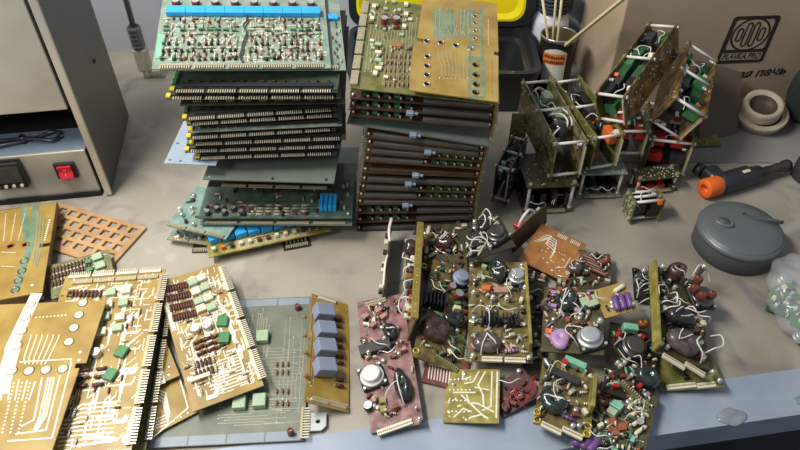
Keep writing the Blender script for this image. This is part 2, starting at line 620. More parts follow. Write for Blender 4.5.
class Board:
    def __init__(s, label, mx, w, d, colr, t=0.0016, group=None, name='circuit_board', cat='circuit board', outline=None, holes=(), seed=0, under=None):
        s.root = empty(name, mx, label, cat, group)
        s.mx, s.inv = mx, mx.inverted()
        s.w, s.d, s.t, s.colr = w, d, t, colr
        s.outline, s.holes = outline, list(holes)
        s.mb = MB()
        s.rng = random.Random(seed or hash(label) % 9999 if seed else len(label) * 7 + int(w * 1e5))

    # local point under a pixel
    def at(s, px, py, z=None):
        z = s.t if z is None else z
        o = s.inv @ CAM
        d = s.inv.to_3x3() @ ray(px, py)
        q = o + d * ((z - o.z) / d.z)
        return q.x, q.y

    def uv(s, u, v):
        return (u - .5) * s.w, (v - .5) * s.d

    def put(s, name, me, x, y, rz=0.0, z=None, sc=1.0, label=None, tilt=None):
        m = Matrix.Translation((x, y, s.t if z is None else z)) @ Matrix.Rotation(rz, 4, 'Z')
        if tilt:
            m = m @ tilt
        if sc != 1.0:
            m = m @ Matrix.Scale(sc, 4)
        return link(name, me, s.root, m, label)

    def pp(s, name, me, px, py, rz=0.0, z=None, sc=1.0, label=None, tilt=None):
        x, y = s.at(px, py)
        return s.put(name, me, x, y, rz, z, sc, label, tilt)

    def row(s, name, me, u0, v0, u1, v1, n, rz=0.0, jit=0.0):
        for k in range(n):
            t = k / max(n - 1, 1)
            x, y = s.uv(u0 + (u1 - u0) * t, v0 + (v1 - v0) * t)
            s.put(name, me, x + s.rng.uniform(-jit, jit), y + s.rng.uniform(-jit, jit), rz)

    def line(s, pts, wd=0.0008, key='trace_white', h=0.00012):
        """copper track along local points"""
        s.nl = getattr(s, 'nl', 0) + 1
        h += (s.nl % 9) * 2.2e-5
        for i_, ((x0, y0), (x1, y1)) in enumerate(zip(pts, pts[1:])):
            L = math.hypot(x1 - x0, y1 - y0)
            if L < 1e-6:
                continue
            s.mb.box(((x0 + x1) / 2, (y0 + y1) / 2, s.t + h / 2), (L + wd * .8, wd, h + i_ * 4e-6), key, math.atan2(y1 - y0, x1 - x0))

    def pad(s, x, y, r=0.001, key='solder', h=0.0003, n=8):
        s.mb.lathe([(r, 0), (r * .8, h), (0, h * 1.3)], key, (x, y, s.t), n=n)

    def tracks(s, u0, v0, u1, v1, n, key='trace_dull', wd=0.0007, along='x', bend=0.3, pads=True):
        """bundle of n parallel tracks with 45-degree jogs and pads inside a rectangle"""
        r = s.rng
        for k in range(n):
            f = (k + .5) / n
            if along == 'x':
                a, b = s.uv(u0, v0 + (v1 - v0) * f), s.uv(u1, v0 + (v1 - v0) * f)
            else:
                a, b = s.uv(u0 + (u1 - u0) * f, v0), s.uv(u0 + (u1 - u0) * f, v1)
            ax, ay = a
            bx, by = b
            t0, t1 = r.uniform(0, .25), r.uniform(.7, 1)
            p0 = (ax + (bx - ax) * t0, ay + (by - ay) * t0)
            p3 = (ax + (bx - ax) * t1, ay + (by - ay) * t1)
            pts = [p0]
            if r.random() < bend:
                tm = r.uniform(.35, .65)
                j = r.choice((-1, 1)) * r.uniform(.6, 2.0) * wd * 2
                pm = (ax + (bx - ax) * tm, ay + (by - ay) * tm)
                if along == 'x':
                    pts += [pm, (pm[0] + abs(j), pm[1] + j)]
                    p3 = (p3[0], p3[1] + j)
                else:
                    pts += [pm, (pm[0] + j, pm[1] + abs(j))]
                    p3 = (p3[0] + j, p3[1])
            pts.append(p3)
            s.line(pts, wd, key)
            if pads:
                s.pad(*p0, r=wd * 1.1)
                s.pad(*p3, r=wd * 1.1)

    def pads(s, u0, v0, u1, v1, n, r=0.0009, key='solder'):
        for k in range(n):
            t = k / max(n - 1, 1)
            s.pad(*s.uv(u0 + (u1 - u0) * t, v0 + (v1 - v0) * t), r=r, key=key)

    def scatter_pads(s, u0, v0, u1, v1, n, r=0.0009, key='solder'):
        for k in range(n):
            s.pad(*s.uv(s.rng.uniform(u0, u1), s.rng.uniform(v0, v1)), r=r * s.rng.uniform(.7, 1.2), key=key)

    def speckle(s, n, key='trace_white', w0=.0007, w1=.0018, u0=.04, v0=.04, u1=.96, v1=.96):
        """short random tracks and solder points"""
        r = s.rng
        for k in range(n):
            u, v = r.uniform(u0, u1), r.uniform(v0, v1)
            a = s.uv(u, v)
            L = r.uniform(.004, .016)
            d = r.choice((0, 1.57, .78, 0, 1.57))
            b = (a[0] + L * math.cos(d), a[1] + L * math.sin(d))
            b = (max(-s.w * .48, min(s.w * .48, b[0])), max(-s.d * .48, min(s.d * .48, b[1])))
            s.line([a, b], r.uniform(w0, w1), key)
            s.pad(*a, r=r.uniform(.0008, .0016))

    def finish(s):
        w, d = s.w / 2, s.d / 2
        ol = s.outline or [(-w, -d), (w, -d), (w, d), (-w, d)]
        if s.holes or s.outline:
            s.mb.take(plate_mesh(ol, s.holes, s.t), s.colr)
        else:
            s.mb.prism(ol, 0, s.t, s.colr)
        s.base = s.mb.build('substrate', s.root)
        return s


def fit_br(bl, br, tl, dz=0.02):
    """height of the right front corner that makes the board's corner square"""
    best = None
    p, q = P(*bl), P(*tl)
    e = (q - p).normalized()
    for k in range(81):
        z = max(br[2] - dz + 2 * dz * k / 80, .0025)
        f = (P(br[0], br[1], z) - p).normalized()
        c = abs(e.dot(f)) + abs(z - br[2]) * .15
        if best is None or c < best[0]:
            best = (c, z)
    return (br[0], br[1], best[1])

# ------------------------------------------------------------------ setting
def bench_material():
    m = bpy.data.materials.new('bench_laminate')
    m.use_nodes = True
    nt = m.node_tree
    b = nt.nodes['Principled BSDF']
    b.inputs['Roughness'].default_value = 0.5
    tc = nt.nodes.new('ShaderNodeTexCoord')

    def noise(sc, det, dist=0.0):
        n = nt.nodes.new('ShaderNodeTexNoise')
        n.inputs['Scale'].default_value = sc
        n.inputs['Detail'].default_value = det
        n.inputs['Distortion'].default_value = dist
        nt.links.new(tc.outputs['Object'], n.inputs['Vector'])
        return n

    def ramp(n, stops):
        r = nt.nodes.new('ShaderNodeValToRGB')
        e = r.color_ramp.elements
        e[0].position, e[0].color = stops[0][0], (*lin(stops[0][1]), 1)
        e[1].position, e[1].color = stops[-1][0], (*lin(stops[-1][1]), 1)
        for p, c in stops[1:-1]:
            q = e.new(p)
            q.color = (*lin(c), 1)
        nt.links.new(n.outputs['Fac'], r.inputs['Fac'])
        return r

    base = ramp(noise(5, 6, .4), [(.3, (130, 123, 110)), (.5, (157, 150, 136)), (.72, (170, 162, 148))])
    grime = noise(11, 8, 1.2)
    gm = ramp(grime, [(.54, (0, 0, 0)), (.68, (190, 190, 190))])
    mix = nt.nodes.new('ShaderNodeMix')
    mix.data_type = 'RGBA'
    mix.inputs['B'].default_value = (*lin((104, 96, 102)), 1)
    nt.links.new(gm.outputs['Color'], mix.inputs['Factor'])
    nt.links.new(base.outputs['Color'], mix.inputs['A'])
    streak = noise(3.1, 9, 2.5)
    sm = ramp(streak, [(.60, (0, 0, 0)), (.66, (150, 150, 150))])
    mix2 = nt.nodes.new('ShaderNodeMix')
    mix2.data_type = 'RGBA'
    mix2.inputs['B'].default_value = (*lin((196, 190, 180)), 1)
    nt.links.new(sm.outputs['Color'], mix2.inputs['Factor'])
    nt.links.new(mix.outputs['Result'], mix2.inputs['A'])
    nt.links.new(mix2.outputs['Result'], b.inputs['Base Color'])
    MATS['bench'] = m


bench_material()
mat('bench_rear', (150, 148, 142), 0.42, 0, 0, 6, (132, 130, 126))
mat('strip_metal', (160, 170, 186), 0.42, 0.15, 0, 14, (144, 156, 174), bump=0.03)
mat('floor_dark', (74, 76, 80), 0.8, 0, 0.3, 6)
mat('wall_grey', (186, 192, 200), 0.7, 0, 0.04, 3)
mat('seam', (70, 66, 62), 0.9)


def structure(name, mb):
    o = mb.build(name)
    o['kind'] = 'structure'
    return o


A_, B_ = P(800, 415), P(560, 450)
ed = (A_ - B_).normalized()          # direction of the bench's front edge
en = Vector((-ed.y, ed.x, 0))
E0 = B_ - ed * 1.2
E1 = A_ + ed * 0.7
SW = 0.062                            # width of the metal front strip
m = MB()
f0, f1 = E0 + en * SW, E1 + en * SW
m.prism([(f0.x, f0.y), (f1.x, f1.y), (1.5, .926), (.345, .934), (.345, 1.5), (-1.6, 1.5), (-1.6, f0.y)], -0.03, 0.0, 'bench')
structure('trim_1', m)                # bench top
m = MB()
m.prism([(.347, .936), (1.5, .928), (1.5, 1.5), (.347, 1.5)], -0.03, 0.0, 'bench_rear')
structure('trim_2', m)
m = MB()
m.prism([(E0.x, E0.y), (E1.x, E1.y), (f1.x, f1.y), (f0.x, f0.y)], -0.04, 0.0012, 'strip_metal')
structure('trim_3', m)
m = MB()
m.box((0, 1.2, -0.765), (6, 6, 0.03), 'floor_dark')
structure('floor', m)
m = MB()
m.box((0, 1.335, .35), (4.5, .03, 2.2), 'wall_grey')
structure('wall_back', m)

# ------------------------------------------------------------------ small steel furnace at the left
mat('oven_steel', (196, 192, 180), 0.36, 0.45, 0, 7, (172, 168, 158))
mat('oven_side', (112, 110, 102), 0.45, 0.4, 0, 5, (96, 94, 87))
mat('oven_edge', (206, 202, 190), 0.3, 0.6)
mat('oven_ledge', (150, 168, 192), 0.35, 0.4)
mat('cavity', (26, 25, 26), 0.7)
c0, c1 = P(112, 194), P(125, 117)
yaw = math.atan2(c1.y - c0.y, c1.x - c0.x) - math.pi / 2
yaw = yaw * 0.8
ov = empty('furnace', Matrix.Translation((c0.x, c0.y, 0)) @ Matrix.Rotation(yaw, 4, 'Z'), 'small brushed steel furnace with a red rocker switch, standing behind the amber boards', 'furnace')
OW, OD, OH = 0.42, 0.222, 0.46
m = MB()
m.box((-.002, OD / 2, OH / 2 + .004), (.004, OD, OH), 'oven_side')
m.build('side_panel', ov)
m = MB()
m.box((-.003, -.003, OH / 2 + .004), (.010, .006, OH), 'oven_edge')
m.build('corner_flange', ov)
m = MB()
m.rbox((-OW / 2 - .008, .012, .168 + .15), (OW - .016, .02, .30), 'oven_steel', .002)
m.build('front_panel', ov)
m = MB()
m.rbox((-OW / 2 - .008, .006, .049), (OW - .016, .008, .086), 'oven_steel', .002)
m.box((-OW / 2 - .008, .004, .0045), (OW - .016, .012, .009), 'black_matt')
m.build('control_panel', ov)
m = MB()
m.box((-OW / 2 - .008, .038, .0905), (OW - .016, .056, .003), 'oven_ledge')
m.build('ledge', ov)
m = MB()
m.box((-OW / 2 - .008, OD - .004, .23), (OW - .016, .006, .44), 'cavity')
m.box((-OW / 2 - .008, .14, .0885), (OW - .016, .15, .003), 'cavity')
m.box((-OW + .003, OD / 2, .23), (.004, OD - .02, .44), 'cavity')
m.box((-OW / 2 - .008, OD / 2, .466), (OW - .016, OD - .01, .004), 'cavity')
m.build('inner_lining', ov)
oi = ov.matrix_world if False else ov.matrix_basis.inverted()


def oven_pt(px, py, yl):
    o = oi @ CAM
    d = oi.to_3x3() @ ray(px, py)
    return o + d * ((yl - o.y) / d.y)


q = oven_pt(66.5, 169, .002)
m = MB()
m.box((q.x, -.001, q.z), (.031, .006, .0285), 'black')
sw = m.build('rocker_switch', ov, label='red rocker switch with a black bezel')
m = MB()
mat('switch_red', (206, 36, 54), 0.25, coat=.5)
m.add([(-.0105, 0, -.0105), (.0105, 0, -.0105), (.0105, 0, .0105), (-.0105, 0, .0105), (-.0105, -.006, -.0105), (.0105, -.006, -.0105), (.0105, -.002, 0), (-.0105, -.002, 0), (.0105, -.004, .0105), (-.0105, -.004, .0105)],
      [(4, 5, 6, 7), (7, 6, 8, 9), (0, 1, 5, 4), (1, 2, 8, 6, 5), (2, 3, 9, 8), (3, 0, 4, 7, 9)], 'switch_red', False, Matrix.Translation((q.x, -.004, q.z)))
m.build('rocker', sw)
m = MB()
mk = Matrix.Translation((q.x, -.0105, q.z))
m.box((0, .002, -.005), (.0008, .002, .005), 'cream', mx=mk)
m.tube([(.0022 * math.cos(a), .0035, .0055 + .0022 * math.sin(a)) for a in [k * math.pi / 5 for k in range(10)]], .0003, 'cream', n=4, sub=1, closed=True)
for v in range(len(m.v) - 40, len(m.v)):
    m.v[v] = (m.v[v][0] + q.x, m.v[v][1] - .0105, m.v[v][2] + q.z)
m.build('marking', sw)
q = oven_pt(8, 172, .002)
m = MB()
m.rbox((q.x, -.004, q.z), (.052, .014, .05), 'black', .002)
ct = m.build('controller', ov, label='black temperature controller')
m = MB()
m.box((q.x, -.0115, q.z + .004), (.046, .002, .030), 'charcoal')
m.build('display', ct)
for k in range(4):
    m = MB()
    m.cyl((q.x - .018 + k * .012, -.011, q.z - .018), (q.x - .018 + k * .012, -.0135, q.z - .018), .0028, 'cream', n=12)
    m.build('button', ct)
for px, py in ((94, 60), (77, 71)):
    pass
# screw on the side panel
o_ = oi @ CAM
d_ = oi.to_3x3() @ ray(94, 61)
s_ = o_ + d_ * ((0.0 - o_.x) / d_.x)
m = MB()
m.cyl((0, s_.y, s_.z), (.0025, s_.y, s_.z), .0035, 'charcoal', n=12)
m.build('screw', ov)
# tongs lying in the opening
w_ = P(18, 135, .105)
tg = empty('tongs', Matrix.Translation((w_.x, w_.y - .006, .0945)) @ Matrix.Rotation(.25, 4, 'Z'), 'black steel tongs lying on the ledge inside the furnace opening', 'tongs')
mat('tong_steel', (70, 72, 78), 0.35, 0.7)
for sgn in (-1, 1):
    m = MB()
    m.tube([(-.07, sgn * .012, .004), (-.02, sgn * .006, .004), (.02, -sgn * .003, .004 + .003 * sgn), (.05, -sgn * .012, .004), (.062, -sgn * .004, .004)], .003, 'tong_steel', n=8)
    m.build('arm', tg)
m = MB()
m.cyl((.008, 0, 0), (.008, 0, .012), .005, 'tong_steel', n=12)
m.build('pivot', tg)

# ------------------------------------------------------------------ thin stand rod behind the blue stack
mat('rod_grey', (128, 130, 134), 0.4, 0.4)
b0 = P(150, 77)
rd = empty('clamp_rod', Matrix.Translation((b0.x, b0.y, 0)), 'thin grey rod with a coiled spring and white clip, standing by the back wall', 'clamp rod')
m = MB()
m.cyl((-.004, 0, .10), (.004, 0, .48), .0055, 'rod_grey', n=12)
m.build('rod', rd)
m = MB()
for k in range(5):
    m.lathe([(.011, 0), (.0135, .003), (.0135, .006), (.011, .009)], 'rod_grey', (-.004, 0, .068 + k * .009), n=16)
m.cyl((-.004, 0, .066), (-.004, 0, .114), .010, 'charcoal', n=14)
m.build('spring', rd)
m = MB()
m.rbox((-.004, 0, .042), (.026, .022, .05), 'cream', .004)
m.cyl((-.004, 0, .0), (-.002, 0, .02), .007, 'cream', r1=.010, n=12)
m.rbox((.016, -.002, .012), (.03, .012, .010), 'cream', .002, mx=Matrix.Rotation(-.15, 4, 'Y'))
m.build('clip', rd)

# ------------------------------------------------------------------ yellow and black tool case
mat('case_yellow', (246, 226, 20), 0.35, 0, 0, coat=.3)
mat('case_black', (34, 36, 40), 0.42, coat=.2)
cx0 = PY(343, 60, 1.06).x
cx1 = PY(547, 84, 1.04).x
CW = cx1 - cx0
cs = empty('tool_case', Matrix.Translation(((cx0 + cx1) / 2, 1.075, 0)), 'open tool case with a black tray and yellow lid behind the amber stack', 'tool case')


def rrect(w, d, r, n=6):
    pts = []
    for cx, cy, a0 in ((w / 2 - r, d / 2 - r, 0), (-w / 2 + r, d / 2 - r, 90), (-w / 2 + r, -d / 2 + r, 180), (w / 2 - r, -d / 2 + r, 270)):
        for k in range(n + 1):
            a = math.radians(a0 + 90 * k / n)
            pts.append((cx + r * math.cos(a), cy + r * math.sin(a)))
    return pts


CDp, CH = 0.185, 0.092


def loft(m, rings, key, smooth=False):
    """rings: list of (poly, z)"""
    n = len(rings[0][0])
    vs = [(x, y, z) for p, z in rings for x, y in p]
    fs = [(j * n + k, j * n + (k + 1) % n, (j + 1) * n + (k + 1) % n, (j + 1) * n + k) for j in range(len(rings) - 1) for k in range(n)]
    m.add(vs, fs, key, smooth)


def sh(p, dy):
    return [(x, y + dy) for x, y in p]


m = MB()
yc = CDp / 2
loft(m, [(sh(rrect(CW - .03, CDp - .03, .02), yc), 0.0), (sh(rrect(CW - .004, CDp - .004, .028), yc), CH - .012), (sh(rrect(CW, CDp, .03), yc), CH - .010), (sh(rrect(CW, CDp, .03), yc), CH),
         (sh(rrect(CW - .022, CDp - .022, .026), yc), CH), (sh(rrect(CW - .026, CDp - .026, .026), yc), CH - .02), (sh(rrect(CW - .05, CDp - .05, .024), yc), CH - .022), (sh(rrect(CW - .075, CDp - .07, .022), yc), .012)], 'case_black')
p_ = sh(rrect(CW - .075, CDp - .07, .022), yc)
m.add([(x, y, .012) for x, y in p_], [tuple(range(len(p_)))], 'case_black')
p_ = sh(rrect(CW - .03, CDp - .03, .02), yc)
m.add([(x, y, 0) for x, y in p_], [tuple(range(len(p_) - 1, -1, -1))], 'case_black')
m.build('tray', cs)
LT = Matrix.Translation((0, CDp - .002, CH + .001)) @ Matrix.Rotation(math.radians(82), 4, 'X')
m = MB()
LH = 0.17
lr = [(sh(rrect(CW, LH, .03), LH / 2), 0.004), (sh(rrect(CW, LH, .03), LH / 2), 0.0), (sh(rrect(CW, LH, .03), LH / 2), .010)]
loft(m, [(sh(rrect(CW, LH, .03), LH / 2), 0.0), (sh(rrect(CW, LH, .03), LH / 2), .012), (sh(rrect(CW - .028, LH - .02, .026), LH / 2), .012), (sh(rrect(CW - .03, LH - .022, .026), LH / 2), .006)], 'case_black')
p_ = sh(rrect(CW, LH, .03), LH / 2)
m.add([(x, y, 0) for x, y in p_], [tuple(range(len(p_) - 1, -1, -1))], 'case_black')
for v in range(len(m.v)):
    m.v[v] = tuple(LT @ Vector(m.v[v]))
rimo = m.build('lid_rim', cs, label='black rim of the lid')
m = MB()
loft(m, [(sh(rrect(CW - .03, LH - .022, .026), LH / 2), .0125), (sh(rrect(CW - .04, LH - .03, .026), LH / 2), .013), (sh(rrect(CW - .06, LH - .05, .022), LH / 2), .008)], 'case_yellow')
p_ = sh(rrect(CW - .06, LH - .05, .022), LH / 2)
m.add([(x, y, .008) for x, y in p_], [tuple(range(len(p_)))], 'case_yellow')
for v in range(len(m.v)):
    m.v[v] = tuple(LT @ Vector(m.v[v]))
m.build('lid_panel', cs, label='yellow lid panel')
# things in the tray
mat('bottle_green', (60, 200, 90), 0.4)
w_ = P(349, 50, .06)
gb = MB()
gb.lathe([(0, 0), (.014, 0), (.015, .004), (.015, .05), (.012, .058), (.007, .062), (.007, .07), (0, .07)], 'bottle_green', n=18)
o = gb.build('bottle', None, Matrix.Translation((w_.x + .018, w_.y, .0125)))
tag(o, 'small bright green bottle in the black tray by the back edge of the amber stack', 'bottle')
w_ = P(499, 76, .06)
gb = MB()
gb.rbox((0, 0, .024), (.02, .03, .048), 'red', .003)
gb.rbox((0, 0, .051), (.012, .02, .006), 'black', .002)
o = gb.build('plug', None, Matrix.Translation((w_.x - .002, w_.y + .01, .0125)) @ Matrix.Rotation(.2, 4, 'Z'))
tag(o, 'red plastic piece lying in the black tray of the tool case', 'plastic piece')

# ------------------------------------------------------------------ jar, coil of cord, coffee can with sticks
mat('jar_white', (214, 218, 226), 0.35, 0, 0.03, 10)
jp = PY(553, 44, 1.235)
jr = 0.036
m = MB()
m.lathe([(0, 0), (jr * .9, 0), (jr, .004), (jr, .10), (jr * .9, .108), (jr * .8, .112), (jr * .8, .118), (0, .118)], 'jar_white', n=28)
jx, jy = jp.x - .004, 1.268
o = m.build('plastic_jar', None, Matrix.Translation((jx, jy, 0)))
tag(o, 'plain white plastic jar standing behind the tin can with sticks', 'jar')
mat('cord_dark', (46, 50, 60), 0.7, 0, 0.4, 200)
m = MB()
pts = []
for k in range(6 * 12):
    a = 2 * math.pi * k / 12
    pts.append((.033 * math.cos(a), .033 * math.sin(a), .004 + .0075 * k / 12 + 0.001 * math.sin(a * 3.3)))
m.tube(pts, .0042, 'cord_dark', n=7, sub=1)
o = m.build('cord_coil', None, Matrix.Translation((jx + .002, jy, .1185)))
tag(o, 'coil of dark blue cord resting on top of the white jar', 'cord')

kp = PY(560, 37, 1.165)
KX, KY, KH, KR = kp.x, 1.165, kp.z, .0335
mat('can_dark', (52, 46, 40), 0.35, 0.5, 0.2, 30)
mat('can_inside', (150, 136, 96), 0.35, 0.6, 0.25, 40)
mat('label_cream', (206, 208, 196), 0.6)
mat('label_orange', (224, 120, 44), 0.6)
kn = empty('tin_can', Matrix.Translation((KX, KY, 0)) @ Matrix.Rotation(math.radians(-4), 4, 'X'), 'dark tin can with a cream and orange label, holding thin sticks', 'tin can')
m = MB()
m.lathe([(0, .003), (KR * .97, .003), (KR * .97, KH), ], 'can_inside', n=36)
m.lathe([(0, 0), (KR, 0), (KR * 1.02, .002), (KR, .004), (KR, KH - .002)], 'can_dark', n=36)
m.build('can_body', kn)
m = MB()
m.lathe([(KR * .96, KH - .001), (KR * .96, KH + .002), (KR * 1.0, KH + .0035), (KR * 1.04, KH + .001), (KR * 1.03, KH - .003), (KR, KH - .004)], 'steel', n=36)
m.build('rim', kn)


def can_patch(m, a0, a1, z0, z1, r, key, arch=0.0, n=14):
    vs, fs = [], []
    for k in range(n + 1):
        t = k / n
        a = math.radians(a0 + (a1 - a0) * t)
        zt = z1 + arch * math.sin(math.pi * t)
        for rr, z in ((r, z0), (r, zt)):
            vs.append((rr * math.cos(a), rr * math.sin(a), z))
    for k in range(n):
        fs.append((2 * k, 2 * k + 2, 2 * k + 3, 2 * k + 1))
    m.add(vs, fs, key, True)


m = MB()
can_patch(m, -145, -68,   .030, KH - .022, KR * 1.006, 'label_cream', .008)
lb = m.build('label', kn, label='cream label with an orange panel')
m = MB()
can_patch(m, -147, -72, KH - .046, KH - .024, KR * 1.012, 'label_orange')
can_patch(m, -147, -72, KH - .048, KH - .046, KR * 1.012, 'label_cream')
m.build('label_panel', lb)
m = MB()
r_ = random.Random(5)
for row in range(2):
    a = -143
    while a < -78:
        wd = r_.uniform(3, 6)
        hh = r_.uniform(.004, .0065)
        can_patch(m, a, a + wd, KH - .034 - row * .010, KH - .034 - row * .010 + hh, KR * 1.016, 'band', n=2)
        a += wd + 1.6
m.build('lettering', lb)


def stick(p0, p1, r, key, label, flat=False):
    m = MB()
    if flat:
        d = Vector(p1) - Vector(p0)
        m.rbox((0, 0, d.length / 2), (r * 2, r * 1.1, d.length), key, r * .2)
        o = m.build('wooden_stick', None, Matrix.Translation(p0) @ d.to_track_quat('Z', 'Y').to_matrix().to_4x4())
    else:
        m.cyl((0, 0, 0), Vector(p1) - Vector(p0), r, key, n=10)
        o = m.build('wooden_stick', None, Matrix.Translation(p0))
    tag(o, label, 'stick', 'sticks in the tin can')


mat('wood_pale', (222, 206, 164), 0.6, 0, 0.15, 40)
mat('wood_grey', (196, 186, 150), 0.6, 0, 0.15, 40)
stick((KX + .006, KY - .006, .008), PY(541, -12, KY + .02), .0024, 'wood_pale', 'thin pale stick in the tin can leaning towards the tool case')
stick((KX - .004, KY + .004, .008), PY(557, -14, KY + .02), .0022, 'wood_grey', 'thin upright stick in the tin can, the one nearer the tool case of two')
stick((KX + .004, KY + .006, .008), PY(563, -14, KY + .022), .0024, 'wood_pale', 'thin upright stick in the tin can, the one nearer the cardboard of two')
stick((KX - .010, KY + .022, .055), PY(629, -6, 1.015), .0042, 'wood_pale', 'thick square wooden stick leaning out of the tin can over the cardboard', True)

# ------------------------------------------------------------------ cardboard box with the printed logo
BC = P(600, 112)
be = (PY(775, 103, P(775, 103).y) - BC).normalized()
be.z = 0
be.normalize()
bn = Vector((-be.y, be.x, 0))
BM = Matrix((be.to_4d(), bn.to_4d(), Vector((0, 0, 1, 0)), BC.to_4d())).transposed()
for i in range(3):
    BM[3][i] = 0
BM[3][3] = 1
BL_, BD_, BH_ = 0.52, 0.19, 0.40
bx = empty('cardboard_box', BM, 'large brown cardboard box with a black printed logo, standing at the back of the bench', 'box')
m = MB()
m.rbox((BL_ / 2, BD_ / 2, BH_ / 2), (BL_, BD_, BH_), 'cardboard', .003)
m.build('carton', bx)
bi = BM.inverted()


def F(px, py):
    o = bi @ CAM
    d = bi.to_3x3() @ ray(px, py)
    t = -o.y / d.y
    q = o + d * t
    return q.x, q.z


FR = Matrix(((1, 0, 0, 0), (0, 0, -1, -.0002), (0, 1, 0, 0), (0, 0, 0, 1)))   # flat drawing -> face of the box


def ring2(outer, inner, name, parent):
    me = plate_mesh(outer, [inner] if inner else [], .0003)
    m = MB()
    m.take(me, 'cardboard_print', FR)
    return m


def shrink(poly, k):
    cx = sum(p[0] for p in poly) / len(poly)
    cy = sum(p[1] for p in poly) / len(poly)
    return [(cx + (x - cx) * k, cy + (y - cy) * k) for x, y in poly]


def rounded(poly, r, n=4):
    out = []
    L = len(poly)
    for i in range(L):
        a, b, c = Vector(poly[i - 1]), Vector(poly[i]), Vector(poly[(i + 1) % L])
        p, q = b + (a - b).normalized() * r, b + (c - b).normalized() * r
        for k in range(n + 1):
            t = k / n
            s = p * (1 - t) ** 2 + b * 2 * t * (1 - t) + q * t * t
            out.append((s.x, s.y))
    return out


TLp, TRp, BRp, BLp = F(734.5, 16.5), F(782, 15), F(762, 62), F(714.5, 64)
outer = rounded([BLp, BRp, TRp, TLp], .008)


def bil(u, v):
    a = Vector(BLp).lerp(Vector(BRp), u)
    b = Vector(TLp).lerp(Vector(TRp), u)
    c = a.lerp(b, v)
    return c.x, c.y


win1 = rounded([bil(.09, .30), bil(.91, .30), bil(.91, .93), bil(.09, .93)], .006)
win2 = rounded([bil(.07, .07), bil(.93, .07), bil(.93, .235), bil(.07, .235)], .003)
lg = MB()
lg.take(plate_mesh(outer, [win1, win2], .0003), 'cardboard_print', FR)
cc = Vector(bil(.5, .615))
ax = Vector(bil(.90, .615)) - cc
ay = Vector(bil(.5, .965)) - cc
sq = lambda R, n=40: [tuple(cc + ax * R * math.cos(2 * math.pi * k / n) + ay * R * math.sin(2 * math.pi * k / n)) for k in range(n)]
lg.take(plate_mesh(sq(1.0), [sq(.90)], .0003), 'cardboard_print', FR)


def stadium(u, half, wd, k):
    pts = []
    for s_ in range(8):
        a = math.pi * s_ / 7
        pts.append((u + wd * k * math.cos(a), half - wd * 1.2 + wd * 1.2 * k * math.sin(a)))
    for s_ in range(8):
        a = math.pi + math.pi * s_ / 7
        pts.append((u + wd * k * math.cos(a), -half + wd * 1.2 + wd * 1.2 * k * math.sin(a)))
    return [tuple(cc + ax * x + ay * y) for x, y in pts]


for u, hf in ((-.57, .42), (-.19, .74), (.19, .74), (.57, .42)):
    lg.take(plate_mesh(stadium(u, hf, .165, 1.0), [stadium(u, hf, .165, .5)], .0003), 'cardboard_print', FR)
lo = lg.build('printed_logo', bx)


def printed(body, p0, p1, hgt, name, parent, shear=0.25, off=0.0):
    me = text_mesh(body, 1.0, 0.0, shear, off)
    xs = [v.co.x for v in me.vertices]
    ys = [v.co.y for v in me.vertices]
    d = Vector(p1) - Vector(p0)
    sx = d.length / (max(xs) - min(xs))
    sy = hgt / (max(ys) - min(ys))
    a = math.atan2(d.y, d.x)
    mb = MB()
    for v in me.vertices:
        x, y = (v.co.x - min(xs)) * sx, v.co.y * sy
        v.co = (p0[0] + x * math.cos(a) - y * math.sin(a), p0[1] + x * math.sin(a) + y * math.cos(a), .0004)
    mb.take(me, 'cardboard_print', FR)
    return mb.build(name, parent)


h_ = (Vector(bil(.5, .22)) - Vector(bil(.5, .09))).length
printed('PLAVKA.PRO', bil(.10, .095), bil(.90, .095), h_, 'printed_text', lo, .35, .012)
a_, b_ = F(736, 78), F(785, 73.5)
printed('ая печь', a_, b_, abs(F(760, 75)[1] - F(760, 68.6)[1]), 'printed_text', bx, .25, .03)
# loose flap leaning on the front of the box
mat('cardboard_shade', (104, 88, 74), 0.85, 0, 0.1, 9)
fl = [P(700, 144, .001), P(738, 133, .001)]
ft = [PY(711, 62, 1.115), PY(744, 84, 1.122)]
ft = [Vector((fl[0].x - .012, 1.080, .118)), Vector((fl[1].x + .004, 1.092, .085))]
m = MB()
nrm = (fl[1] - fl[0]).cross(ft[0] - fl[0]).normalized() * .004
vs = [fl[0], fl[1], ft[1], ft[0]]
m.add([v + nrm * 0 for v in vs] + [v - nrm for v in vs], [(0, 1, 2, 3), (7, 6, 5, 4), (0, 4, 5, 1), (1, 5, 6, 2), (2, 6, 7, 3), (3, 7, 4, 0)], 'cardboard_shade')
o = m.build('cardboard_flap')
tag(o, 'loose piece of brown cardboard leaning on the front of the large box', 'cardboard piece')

# ------------------------------------------------------------------ things at the right edge
mat('ceramic', (178, 166, 142), 0.6, 0, 0.12, 60)
mat('ceramic_dark', (74, 60, 48), 0.6, 0, 0.3, 60)
cp = P(757, 128)
R_ = .040
bo = empty('ceramic_bowl', Matrix.Translation((cp.x + .004, cp.y + .012, 0.0)), 'off-white ceramic bowl with a dark hollow, lying in front of the cardboard box', 'bowl')
tl = Matrix.Translation((0, 0, .014)) @ Matrix.Rotation(math.radians(14), 4, 'X') @ Matrix.Rotation(math.radians(-6), 4, 'Y')
m = MB()
m.lathe([(0, -.012), (R_ * .7, -.012), (R_ * .98, -.004), (R_ * 1.12, .012), (R_ * 1.14, .017), (R_ * 1.06, .019), (R_ * .98, .014), (R_ * .86, .016)], 'ceramic', n=32, mx=tl)
m.build('saucer', bo)
m = MB()
m.lathe([(R_ * .86, .015), (R_ * .88, .030), (R_ * .84, .037), (R_ * .74, .038), (R_ * .60, .032)], 'ceramic', (-.002, .004, 0), n=32, mx=tl)
m.build('rim', bo)
m = MB()
